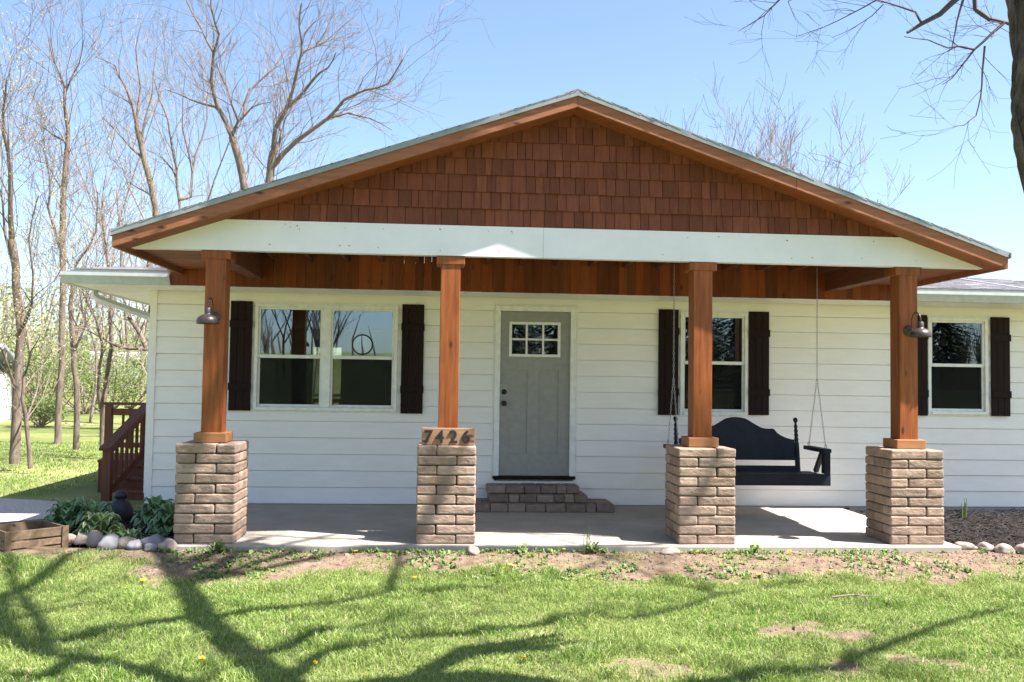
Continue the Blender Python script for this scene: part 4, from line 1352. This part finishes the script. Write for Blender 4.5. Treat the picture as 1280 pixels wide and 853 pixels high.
def wild_tree(x, y, H, label, seed, r=None, forks=3, budp=0.0, up=.35, group='bare spring trees behind the house', maxlev=4, dens=1.0, lean=(0, 0), rmin=.0032, twig='twig', bark='bark', spread=.35):
    rs = random.Random(seed)
    z = float(ground_h(x, y)) - .1
    t = tree_thing('bare_tree', (x, y, z), label, group)
    tr, cr, bd = MB(), MB(), MB()
    r = r or H * .013
    hf = H * rs.uniform(.28, .4)
    p0 = Vector((x, y, z)); p1 = p0 + Vector((lean[0] * hf + rs.uniform(-.2, .2), lean[1] * hf, hf))
    tr.tube([p0, p0 + Vector((0, 0, .25)), p0.lerp(p1, .5) + Vector((rs.uniform(-.15, .15), 0, 0)), p1], [r * 1.5, r * 1.1, r, r * .85], 8, False)
    for k in range(forks):
        a = 6.28 * k / forks + rs.uniform(-.5, .5)
        d = Vector((math.cos(a) * spread + lean[0], math.sin(a) * spread, 1))
        branch(tr, cr, bd, p1 - Vector((0, 0, rs.uniform(0, hf * .3))), d, (H - hf) * rs.uniform(.8, 1.05), r * .62, 1, maxlev, rs, up, dens, .2, budp, rmin)
    finish(t, tr, cr, bd, bark, twig)


def drawn_tree(Y, limbs, label, seed, group='bare spring trees behind the house', maxlev=3, budp=.0, twl=1.0, bark='bark', twig='twig', dens=1.3):
    """limbs: (list of photo pixels, start radius, end radius); the first limb is the trunk and reaches the ground"""
    rs = random.Random(seed)
    first = at(limbs[0][0][0][0], limbs[0][0][0][1], Y)
    zg = float(ground_h(first.x, Y)) - .1
    t = tree_thing('bare_tree', (first.x, Y, zg), label, group)
    tr, cr, bd = MB(), MB(), MB()
    for i, (px, r0, r1) in enumerate(limbs):
        pts = []
        dep = rs.uniform(-1, 1) * .5 if i else 0
        for k, (a, c) in enumerate(px):
            q = at(a, c, Y + dep * k * (.6 if i else 0)); pts.append(q)
        if i == 0:
            b0 = Vector((first.x, Y, zg))
            if first.z - zg > .6: pts = [b0, b0 + Vector((0, 0, .3))] + ([b0.lerp(pts[0], .5)] if first.z - zg > 2 else []) + pts
        # refine with jitter
        fine = [pts[0]]
        for a, c in zip(pts[:-1], pts[1:]):
            L = (c - a).length
            mid = a.lerp(c, .5) + Vector((rs.uniform(-1, 1), rs.uniform(-1, 1), rs.uniform(-1, 1))) * L * .045
            fine += [mid, c]
        n = len(fine)
        rad = [(r0 + (r1 - r0) * (k / (n - 1)) ** .7) * .60 for k in range(n)]
        if i == 0 and len(pts) > len(px): rad[0] *= 1.5
        tr.tube(fine, rad, 8 if i == 0 else 6, False)
        for k in range(1, n):
            if i == 0 and fine[k].z < 4.0: continue
            for _ in range(int(dens * rs.uniform(1, 2.6) * max(1, (fine[k] - fine[k - 1]).length / .9))):
                dirb = (fine[k] - fine[k - 1]).normalized()
                b0 = fine[k - 1].lerp(fine[k], rs.random())
                ax = rot_about(dirb.orthogonal().normalized(), dirb, rs.uniform(0, 6.28))
                nd = rot_about(dirb, ax, rs.uniform(.4, 1.0)); nd.z += .15
                branch(tr, cr, bd, b0, nd, twl * rs.uniform(.9, 2.4), min(rad[k] * .45, .013), 2, maxlev + 1, rs, .3, .9, .25, budp)
    finish(t, tr, cr, bd, bark, twig)


drawn_tree(15, [
    ([(306, 240), (298, 197), (290, 171)], .21, .17), ([(290, 171), (271, 131), (264, 102), (267, 66), (274, 43), (264, 8), (262, -25)], .13, .03), ([(267, 66), (252, 36), (234, 3), (226, -25)], .07, .02),
    ([(271, 134), (239, 125), (207, 112)], .08, .02), ([(290, 171), (298, 152), (284, 111), (270, 79)], .10, .03), ([(298, 152), (315, 134), (338, 128)], .06, .02), ([(305, 145), (311, 115), (341, 87), (354, 66), (368, 51)], .08, .02)],
    'tall forking bare tree rising behind the left porch roof, twin limbs crossing', 31, twig='twig', bark='bark')
drawn_tree(13, [
    ([(336, 232), (339, 205), (342, 190)], .20, .17), ([(342, 190), (344, 161), (361, 131), (370, 95), (377, 66), (374, 33), (377, 4)], .13, .03), ([(377, 66), (397, 56), (415, 49), (425, 35)], .07, .015),
    ([(361, 134), (393, 98), (410, 85), (420, 66)], .09, .02), ([(341, 208), (370, 177), (410, 148), (430, 125), (456, 113), (485, 105), (503, 75)], .13, .025), ([(412, 147), (436, 141), (462, 148), (490, 163)], .07, .015), ([(341, 200), (352, 165), (346, 150), (352, 140)], .08, .03)],
    'bare tree with a long limb arching right above the porch roof', 32, twig='twig')
drawn_tree(11.5, [
    ([(77, 420), (78, 304), (79, 244), (84, 187)], .15, .12), ([(84, 187), (82, 142), (81, 109), (67, 75), (60, 45)], .10, .02), ([(80, 176), (56, 161), (22, 139)], .05, .012), ([(82, 115), (99, 79), (104, 50)], .05, .012), ([(79, 250), (105, 232), (112, 222)], .04, .01), ([(79, 240), (60, 205), (28, 195)], .04, .01), ([(75, 310), (60, 260), (62, 220), (55, 170)], .07, .02)],
    'slender bare tree standing left of the gutter end, crooked limbs', 33)
drawn_tree(5, [
    ([(18, 580), (22, 470), (20, 360), (15, 300)], .155, .11), ([(15, 300), (13, 244), (10, 190), (4, 139), (8, 100)], .09, .02), ([(16, 330), (3, 250), (-8, 200)], .05, .015), ([(21, 420), (40, 380), (36, 300), (48, 245)], .06, .015), ([(24, 500), (4, 440), (-10, 420)], .05, .02)],
    'thick trunked tree on the far lawn at the picture border', 34, budp=.6, bark='bark')
drawn_tree(4.6, [
    ([(38, 586), (34, 540), (28, 500), (30, 470)], .075, .05), ([(33, 530), (42, 500), (48, 480)], .04, .02), ([(30, 470), (38, 440), (50, 420)], .04, .01), ([(48, 480), (46, 455), (60, 440)], .02, .01)],
    'small multi stem sapling right beside the thick trunked tree', 35, budp=.8, dens=.9)
drawn_tree(18, [
    ([(195, 264), (180, 199), (171, 157)], .20, .15), ([(171, 157), (157, 109), (144, 82), (120, 71)], .10, .02), ([(180, 199), (150, 169), (127, 146)], .08, .02), ([(171, 157), (176, 110), (170, 60), (176, 30)], .08, .02), ([(190, 245), (172, 235), (160, 228)], .05, .02), ([(176, 178), (190, 120), (196, 60)], .07, .015)],
    'bare tree leaning left behind the gable eave tip', 36, budp=.15)
drawn_tree(21, [
    ([(225, 258), (221, 210), (210, 150), (199, 124), (190, 90)], .15, .03), ([(224, 250), (238, 247), (244, 195), (259, 150), (262, 100)], .12, .03), ([(222, 225), (205, 200), (196, 190)], .06, .02), ([(241, 215), (228, 160), (232, 90)], .07, .02)],
    'pale twin stemmed tree between the leaning tree and the forking one', 37, budp=.25)
drawn_tree(9, [
    ([(95, 562), (96, 480), (92, 440), (88, 380)], .12, .09), ([(88, 380), (95, 330), (120, 290), (122, 240)], .07, .02), ([(92, 440), (108, 405), (99, 360), (110, 320)], .06, .015), ([(96, 470), (120, 455), (132, 440)], .03, .01)],
    'straight pale trunk on the lawn with knotty side stubs', 38, budp=.3)
drawn_tree(7.5, [
    ([(128, 560), (134, 470), (140, 430), (139, 380), (136, 330)], .10, .05), ([(128, 520), (124, 460), (128, 430), (120, 400), (100, 350)], .07, .03), ([(140, 430), (160, 436), (186, 438)], .06, .05), ([(184, 438), (172, 412), (161, 396)], .085, .07), ([(140, 430), (112, 414), (96, 407), (88, 388)], .045, .015), ([(152, 430), (150, 415), (142, 404)], .03, .015), ([(136, 330), (128, 280), (132, 220)], .05, .015)],
    'bare tree behind the deck railing with a broken limb across', 39, budp=.2)
drawn_tree(24, [
    ([(158, 510), (160, 440), (156, 380), (152, 300), (146, 240)], .13, .05), ([(156, 400), (168, 350), (172, 300)], .07, .02)],
    'far slim trunk seen between the deck post and the house wall', 40, budp=.4)
rsT = random.Random(99)
for i, (px, Y, H, lb, bp) in enumerate([
        (140, 33, 15.5, 'tallest far bare tree above the eave tip', .3),
        (228, 30, 15.5, 'far bare tree with fine reddish twigs behind the leaning tree', .25), (330, 36, 14, 'far thin bare tree filling the fork above the roof', .6),
        (395, 34, 11.5, 'far yellow budding tree under the long arching limb', .9), (500, 36, 11.0, 'yellow green budding treetop just above the roof slope', 1.0), (560, 38, 10.3, 'low budding treetop nearest the gable peak', .7),
        (180, 26, 9.5, 'mid sized bare tree behind the gutter corner', .5), (118, 19, 8.0, 'young leafing tree behind the deck railing', 1.0)]):
    q = at(px, 400, Y)
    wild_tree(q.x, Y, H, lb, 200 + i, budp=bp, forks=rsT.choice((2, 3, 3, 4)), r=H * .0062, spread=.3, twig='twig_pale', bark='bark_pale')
for i, (px, Y, H, lb) in enumerate([(905, 22, 9.8, 'twiggy treetop behind the right roof slope, nearest the peak'), (945, 26, 10.6, 'pale twiggy treetop in the middle behind the right roof slope'), (1032, 21, 9.0, 'fan shaped bare treetop nearest the low end of the right slope'), (985, 30, 9.6, 'budding treetop between two bare ones behind the right slope')]):
    q = at(px, 300, Y)
    wild_tree(q.x, Y, H, lb, 310 + i, budp=.3 if i < 3 else .8, forks=6, r=.075, spread=.42, up=.5, rmin=.0062, dens=1.25)


def shrub(px, py, Y, w, h, label, seed, nl=2600, mat='shrub'):
    rs = random.Random(seed)
    q = at(px, py, Y); z = float(ground_h(q.x, Y))
    t = thing('shrub', (q.x, Y, z), label, 'shrub', 'green shrubs beyond the lawn')
    b = MB(); st_ = MB()
    blobs = [(rs.uniform(-w * .4, w * .4), rs.uniform(-w * .3, w * .3), rs.uniform(.3, .85) * h, rs.uniform(.16, .3) * w) for _ in range(11)]
    for (bx_, by_, bz_, br_) in blobs:
        st_.tube([(q.x, Y, z), (q.x + bx_ * .6, Y + by_ * .6, z + bz_ * .5), (q.x + bx_, Y + by_, z + bz_)], [.03, .02, .008], 4, False)
        for k in range(nl // 11):
            d = Vector((rs.gauss(0, 1), rs.gauss(0, 1), rs.gauss(0, .8))); d = d.normalized() * br_ * (rs.random() ** .5)
            c = Vector((q.x + bx_, Y + by_, z + bz_)) + d
            if c.z < z: continue
            s = rs.uniform(.02, .048)
            a = Vector((rs.uniform(-1, 1), rs.uniform(-1, 1), rs.uniform(-1, 1))).normalized() * s; e = a.orthogonal() * .7
            b.add([c - a, c + e * .6, c + a, c - e * .6], [(0, 1, 2, 3)])
    b.build('foliage', M[mat], t); st_.build('stems', M['bark'], t)


shrub(70, 500, 21, 3.0, 2.0, 'green leafy shrub right of the thick trunked tree', 1)
shrub(105, 500, 22, 3.2, 2.3, 'round fresh green shrub behind the straight pale trunk', 2)
shrub(140, 495, 23, 3.2, 2.2, 'olive green shrub directly behind the deck railing', 3)
shrub(55, 470, 20, 3.0, 3.0, 'tall light green shrub beside the white shed', 4)
shrub(165, 480, 24, 3.5, 2.8, 'far green shrub between deck railing and house wall', 5)
shrub(50, 530, 17, 1.4, .9, 'low shrub at the edge of the lawn beside the white shed', 6)
shrub(120, 470, 28, 4.5, 3.2, 'wide far shrub closing the view above the lawn', 7, 2200)
shrub(30, 460, 33, 5, 3.4, 'distant wide shrub behind the white shed', 8, 2200)

# far woods as one mass
b = MB(); bl = MB(); rs = random.Random(44)
for k in range(420):
    x, y = (rs.uniform(-46, -7), rs.uniform(29, 52)) if k < 260 else (rs.uniform(-60, 70), rs.uniform(-88, -66))
    z = float(ground_h(x, y)); H = rs.uniform(2.2, 6.0) if y > 0 else rs.uniform(2.5, 5.0)
    b.tube([(x, y, z), (x + rs.uniform(-.4, .4), y, z + H * .5), (x + rs.uniform(-1, 1), y, z + H)], [.1, .07, .02], 4, False)
    for q in range(130 if y > 0 else 0):
        c = Vector((x + rs.gauss(0, 1.0), y + rs.gauss(0, 1.0), z + H * rs.uniform(.05, 1.0))); s = rs.uniform(.04, .11)
        a = Vector((rs.uniform(-1, 1), rs.uniform(-1, 1), rs.uniform(-1, 1))).normalized() * s; e = a.orthogonal() * .7
        bl.add([c - a, c + e, c + a, c - e], [(0, 1, 2, 3)])
for k in range(160):
    x = rs.uniform(-60, 70); y = rs.uniform(-84, -64)
    if -11 < x < -1: x -= 22
    z = float(ground_h(x, y)); H = rs.uniform(3, 6.5)
    for q in range(26):
        a_ = rs.uniform(0, 6.28); e_ = Vector((math.cos(a_) * rs.uniform(.2, 1.6), math.sin(a_) * .8, H * rs.uniform(.5, 1)))
        p_ = Vector((x, y, z)); b.tube([p_, p_ + e_ * .5 + Vector((rs.uniform(-.3, .3), 0, .2)), p_ + e_], [.05, .035, .012], 3, False)
n0 = len(b.v); b.mi = 1; b.add(bl.v, bl.f)
b.build('far_woods', [M['twig'], M['far_leaf']], kind='stuff')

# ------------------------------------------------------------------ white shed and trailer, far left
sh = thing('shed', (-15.6, 18, .0), 'white shed with pale grey roof half hidden by trees', 'shed')
zg = float(ground_h(-14.3, 18)) - .2
b = MB(); b.box(-17.9, -14.2, 17, 20, zg, 1.55); b.build('walls', M['shed_white'], sh)
b = MB(); b.hexa([(-18.2, 16.7, 1.5), (-13.9, 16.7, 1.5), (-13.9, 18.5, 2.4), (-18.2, 18.5, 2.4), (-18.2, 16.7, 1.58), (-13.9, 16.7, 1.58), (-13.9, 18.5, 2.5), (-18.2, 18.5, 2.5)])
b.hexa([(-18.2, 18.5, 2.4), (-13.9, 18.5, 2.4), (-13.9, 20.3, 1.5), (-18.2, 20.3, 1.5), (-18.2, 18.5, 2.5), (-13.9, 18.5, 2.5), (-13.9, 20.3, 1.58), (-18.2, 20.3, 1.58)]); b.build('roof', M['shed_roof'], sh)
b = MB(); b.box(-16.6, -15.6, 16.96, 17.02, zg, 1.35); b.build('door', M['shed_roof'], sh)
q0 = at(165, 470, 34)
tr_ = thing('camper_trailer', (q0.x, 34, .5), 'far white camper trailer seen just left of the house wall', 'trailer')
zg = float(ground_h(q0.x, 34))
b = MB(); b.box(q0.x - 1.8, q0.x + 1.8, 33, 35, zg + .5, zg + 1.9); b.build('trailer_body', M['shed_white'], tr_, bevel=.15, segs=3)
for xx in (-1.0, .3):
    b = MB(); b.box(q0.x + xx, q0.x + xx + .6, 32.97, 33.05, zg + 1.15, zg + 1.55); b.build('window', M['black'], tr_)
b = MB(); k = MB(); k.lathe((0, 0, 0), [(0, 0), (.33, 0), (.33, .2), (0, .2)], 16); b.add([(q0.x + .2 + v[0], 33.2 - v[2], zg + .33 + v[1]) for v in k.v], k.f); b.build('wheel', M['black'], tr_)

# ------------------------------------------------------------------ the big tree beside the camera whose shadow lies on the lawn
SV = Vector((SUN.x / SUN.z, SUN.y / SUN.z, 1.0))
bt = thing('shade_tree', (3.05, -7.45, -.15), 'rough barked tree trunk at the picture edge with overhanging bare branches', 'tree')
tr, cr = MB(), MB()
rs = random.Random(61)


def over(px, py, h, zg=-.12):
    """the point h above the ground whose shadow falls where pixel px, py meets the ground"""
    r = FWD + RIGHT * ((px - 640) / FPX) + UP * ((426.5 - py) / FPX)
    g_ = CAMPOS + r * ((zg - CAMPOS.z) / r.z)
    return g_ + SV * h


def limb(pts, r0, r1, n=8, twn=0, twl=1.0, twr=.02, mesh=None, jit=.03):
    fine = [pts[0]]
    for a, c in zip(pts[:-1], pts[1:]):
        L = (c - a).length
        fine += [a.lerp(c, .5) + Vector((rs.uniform(-1, 1), rs.uniform(-1, 1), rs.uniform(-1, 1))) * L * jit, c]
    k = len(fine); rad = [r0 + (r1 - r0) * i / (k - 1) for i in range(k)]
    (mesh or tr).tube(fine, rad, n, True, .04 if n > 6 else 0)
    for _ in range(twn):
        i = rs.randint(1, k - 1); d = (fine[i] - fine[i - 1]).normalized(); b0 = fine[i - 1].lerp(fine[i], rs.random())
        nd = rot_about(d, rot_about(d.orthogonal().normalized(), d, rs.uniform(0, 6.28)), rs.uniform(.4, .9)); nd.z += .1
        branch(tr, cr, None, b0, nd, twl * rs.uniform(.5, 1.2), min(twr, rad[i] * .6), 2 if twr > .01 else 3, 4, rs, .1, .8, .22, 0, .0032 if twr > .01 else .0009)
    return fine


# trunk in three courses so that its bark can bulge
def edge(px, py, Y, r): q = at(px, py, Y); return Vector((q.x + r, q.y, q.z))
YT = -7.5
tp = [Vector((3.40, YT, -.2)), Vector((3.28, YT, .3)), Vector((3.18, YT, 1.4)), edge(1296, 235, YT, .25), edge(1285, 190, YT, .25), edge(1279, 140, YT, .25), edge(1280, 100, YT, .25), edge(1280, 40, YT, .25), edge(1281, -40, YT, .24), Vector((2.98, YT, 4.9))]
A0 = over(372, 872, 6.6)
tp.append(A0.lerp(tp[-1], .5)); tp.append(A0)
tr.tube(tp, [.42, .33, .27, .25, .25, .25, .25, .25, .24, .235, .22, .20], 26, False, .035)
# ridged bark: the trunk skin in fine rings, furrowed
fine = []
for i in range(2, len(tp) - 2):
    for k in range(26): fine.append(tp[i].lerp(tp[i + 1], k / 26))
NB = 72; vs_ = []; fs_ = []
for i, c in enumerate(fine):
    for j in range(NB):
        a = 2 * math.pi * j / NB; d = Vector((math.cos(a), math.sin(a), 0))
        q = Vector((math.cos(a) * 2.1, math.sin(a) * 2.1, c.z * 1.5))
        w_ = noise.noise(q * 1.3) * .35
        f_ = abs(noise.noise(Vector((d.x * 5.5 + w_, d.y * 5.5 + w_, c.z * 2.4)))) ** .7
        g_ = noise.noise(Vector((d.x * 2, d.y * 2, c.z * 2.2))) * .018 + noise.noise(Vector((d.x * 9, d.y * 9, c.z * 14))) * .010
        vs_.append(c + d * (.228 + .062 * f_ + g_))
for i in range(len(fine) - 1):
    for j in range(NB): fs_.append((i * NB + j, i * NB + (j + 1) % NB, (i + 1) * NB + (j + 1) % NB, (i + 1) * NB + j))
tr.add(vs_, fs_)

A = [A0, over(353, 853, 6.8), over(312, 820, 7.3), over(281, 795, 7.7), over(250, 767, 8.2), over(240, 745, 8.6), over(231, 730, 9.0)]
limb(A, .14, .09, 10)
limb([A[-1], over(215, 720, 9.3), over(256, 703, 9.9), over(312, 690, 10.5), over(330, 672, 10.9, 0)], .10, .05, 8, 10, 1.2)
limb([A[-1], over(259, 717, 9.4), over(285, 705, 9.8), over(312, 695, 10.2), over(340, 684, 10.6, 0), over(420, 668, 11.2, 0)], .10, .03, 8, 12, 1.2)
limb([A[1], over(400, 817, 7.0), over(525, 794, 7.5), over(665, 781, 8.0), over(744, 767, 8.4), over(800, 770, 8.6), over(900, 742, 9.0), over(1010, 725, 9.4)], .065, .022, 7, 16, 1.0)
limb([A[4], over(265, 772, 8.3), over(325, 761, 8.6), over(400, 754, 8.9), over(487, 742, 9.3), over(575, 736, 9.8), over(640, 728, 10.2)], .07, .02, 7, 14, 1.0)
limb([over(487, 742, 9.3), over(492, 718, 9.7), over(503, 688, 10.2), over(540, 560, 10.6, .0)], .05, .02, 6, 8, 1.0)
limb([A[2], over(400, 786, 7.9), over(520, 772, 8.4), over(640, 764, 9)], .035, .012, 5, 8, .9)
limb([A[4], over(200, 776, 8.0), over(156, 783, 7.9), over(110, 793, 7.8), over(78, 799, 7.7)], .075, .06, 7, 6, .9)
C0 = over(262, 885, 6.2)
limb([tp[-3], C0.lerp(tp[-3], .5), C0], .17, .14, 9)
C = [C0, over(219, 853, 6.5), over(180, 840, 6.8), over(140, 830, 7.1), over(100, 820, 7.4), over(62, 817, 7.7), over(20, 803, 8.0), over(-30, 790, 8.4), over(-120, 770, 8.8)]
limb(C, .095, .04, 9, 12, 1.1)
limb([C[4], over(62, 842, 7.0), over(0, 846, 7.0), over(-60, 860, 7.0)], .06, .03, 6, 8, 1.0)
limb([C[6], over(0, 747, 9.2), over(37, 733, 9.4), over(78, 705, 9.8), over(115, 690, 10.1), over(160, 660, 10.5)], .09, .03, 7, 14, 1.2)
limb([C[6], over(10, 776, 8.6), over(60, 762, 8.9), over(130, 752, 9.2)], .045, .02, 6, 8, 1.0)
limb([over(640, 728, 10.2), over(690, 724, 10.4), over(740, 710, 10.6), over(775, 702, 10.8)], .025, .015, 5, 6, .7)
# branch whose shadow is low on the right of the lawn
limb([tp[-3], over(800, 900, 5.6), over(878, 853, 6.2), over(960, 842, 6.6), over(1051, 831, 7.0), over(1150, 790, 7.6), over(1260, 760, 8.2)], .10, .03, 7, 26, 1.1)
# upper limbs that throw the broken shade on piers, posts and rake boards
limb([A[-1], A[-1] + Vector((-.3, 1.6, 1.6)), A[-1] + Vector((-.9, 3.0, 2.9)), A[-1] + Vector((-1.4, 4.4, 3.6))], .09, .03, 7, 26, 1.6)
limb([over(900, 742, 9.0), over(900, 742, 9.0) + Vector((-.2, 1.0, 1.0)), over(900, 742, 9.0) + Vector((-.8, 2.1, 1.6))], .03, .012, 5, 14, 1.3)
limb([C[5], C[5] + Vector((-.1, 1.4, 1.6)), C[5] + Vector((-.5, 3.0, 2.8))], .07, .02, 6, 18, 1.5)
def onface(xf, zf, y=-5.0):
    t = (-2.9 - y) / -SV.y
    return Vector((xf + SV.x * t, y, zf + t))
limb([A[-1], onface(-1.2, .1, -5.3), onface(-2.0, .55, -5.2), onface(-2.75, 1.25, -5.1)], .06, .035, 6, 6, .6, .012)
limb([onface(-2.75, 1.25, -5.1), onface(-2.3, 1.55, -5.0), onface(-1.7, 2.2, -5.0), onface(-2.3, 2.95, -4.9), onface(-1.2, 3.38, -4.9), onface(.1, 3.8, -4.8)], .07, .05, 6, 26, .8, .022)
limb([A[-1], onface(-.8, .05, -5.3), onface(.0, .42, -5.2), onface(.38, 1.1, -5.1), onface(.1, 1.8, -5.0), onface(-.2, 2.05, -5.0), onface(-.3, 2.9, -5.0)], .055, .03, 6, 8, .6, .012)
limb([onface(-.8, .05, -5.3), onface(1.2, .1, -5.1), onface(2.25, .45, -5.0), onface(2.75, .9, -5.0), onface(3.3, 2.2, -4.9), onface(2.5, 4.2, -4.8)], .05, .032, 6, 14, .7, .014)
limb([onface(3.3, 2.2, -4.9), onface(3.75, 2.9, -4.8), onface(3.8, 3.7, -4.8), onface(4.4, 3.4, -4.8), onface(4.5, 2.7, -4.8)], .045, .03, 6, 12, .7, .014)
# in the picture: branches hanging in at the upper corner
def inpic(Y, px, r0, r1, twn, twl=.34, m_=None):
    limb([at(a, c, Y) for a, c in px], r0 * .8, r1 * .6, 6, int(twn * .7), twl, .0024, m_ or cr, .02)
Yb = -6.6
inpic(Yb, [(1262, 30), (1256, 28), (1240, 42), (1218, 62), (1198, 58), (1185, 60), (1160, 50), (1130, 46)], .014, .003, 16)
inpic(Yb + .1, [(1268, 30), (1258, -10), (1258, -50)], .020, .03, 3)
inpic(Yb, [(1254, 28), (1236, 24), (1219, 12), (1218, -20)], .014, .022, 6)
inpic(Yb, [(1218, 62), (1200, 85), (1190, 98), (1178, 106)], .008, .003, 12)
inpic(Yb, [(1231, 58), (1228, 90), (1226, 120), (1220, 145), (1205, 157), (1192, 158)], .008, .002, 14)
inpic(Yb + .3, [(1200, -5), (1175, 18), (1152, 30), (1134, 41)], .026, .016, 2)
inpic(Yb + .3, [(1152, 29), (1144, 15), (1110, 4), (1096, 0)], .010, .005, 4)
inpic(Yb + .4, [(1096, 0), (1065, 17), (1030, 34), (995, 46)], .006, .002, 10)
inpic(Yb + .4, [(1104, 6), (1090, 20), (1065, 36), (1040, 47)], .005, .002, 8)
inpic(Yb + .2, [(1205, -4), (1196, 28), (1190, 58)], .010, .004, 4)
inpic(Yb + .5, [(976, -2), (955, 20), (922, 40)], .008, .002, 10)
inpic(Yb + .5, [(1010, -10), (985, 2), (995, 26)], .005, .002, 6)
inpic(Yb, [(1266, 46), (1262, 40), (1264, 60), (1270, 74)], .008, .003, 2)
# carry those branches back up to the tree
for (px, Y_) in (((1258, -50), Yb + .1), ((1218, -20), Yb), ((1200, -5), Yb + .3), ((1205, -4), Yb + .2), ((976, -2), Yb + .5), ((1010, -10), Yb + .5)):
    q = at(px[0], px[1], Y_)
    tgt = tp[-2] if px[0] > 1100 else A[2]
    limb([q, q.lerp(tgt, .45) + Vector((0, .1, .3)), tgt], .028 if px[0] > 1100 else .014, .06, 6, 3, .6, .01, cr)
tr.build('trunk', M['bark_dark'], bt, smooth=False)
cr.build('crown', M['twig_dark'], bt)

# ------------------------------------------------------------------ what the windows mirror: trees across the road behind the camera
def spruce(x, y, H, R, label, seed):
    rs = random.Random(seed); z = float(ground_h(x, y))
    t = thing('spruce_tree', (x, y, z), label, 'tree', 'dark spruces mirrored in the windows')
    tr, b = MB(), MB()
    tr.tube([(x, y, z), (x, y, z + H)], [.2, .02], 7, False)
    k = 0
    for i in range(int(H * 110)):
        h = rs.uniform(.06, 1) ; rr_ = R * (1 - h) ** .8 + .1
        a = rs.uniform(0, 6.28); d = Vector((math.cos(a), math.sin(a), -.25))
        s = Vector((-d.y, d.x, 0))
        for q in range(5):
            f_ = rs.uniform(.25, 1); c = Vector((x, y, z + h * H)) + d * (rr_ * f_); w = rs.uniform(.12, .28)
            b.add([c - d * w - s * w * .5, c + d * w * 1.2 + Vector((0, 0, -.05)), c - d * w + s * w * .5], [(0, 1, 2)])
    tr.build('trunk', M['bark'], t); b.build('crown', M['spruce'], t)


spruce(36.0, -52, 13, 3.4, 'dark spruce mirrored in the window beside the mulch bed', 1)
spruce(17.4, -52, 14, 4.2, 'dark spruce mirrored in the window behind the swing, door side', 2)
spruce(21.0, -53, 13, 4.0, 'dark spruce mirrored in the window behind the swing, mulch side', 3)
spruce(4.6, -51, 13, 4.0, 'dark spruce mirrored in the door panes, first of two', 4)
spruce(7.9, -53, 13, 4.0, 'dark spruce mirrored in the door panes, second of two', 5)
for i, (x, y, H) in enumerate([(-15.0, -52, 9), (-12.9, -51, 10), (-11.1, -53, 9.5), (-9.9, -50, 10), (-8.8, -53, 9), (-7.9, -51, 7), (-13.9, -56, 10)]):
    wild_tree(x, y, H, ['bare tree mirrored nearest the outer shutter of the big window', 'tall bare tree mirrored left of the dark mirrored post', 'bare tree mirrored behind the dark mirrored post', 'tallest bare tree mirrored beside the window mullion', 'bare tree mirrored just right of the window mullion', 'low bare tree mirrored beside the suncatcher', 'far bare tree mirrored deep behind the others in the big window'][i], 500 + i, group='bare trees mirrored in the windows', forks=5, twig='twig_dark', bark='bark_dark', r=.09, spread=.45, dens=1.25)
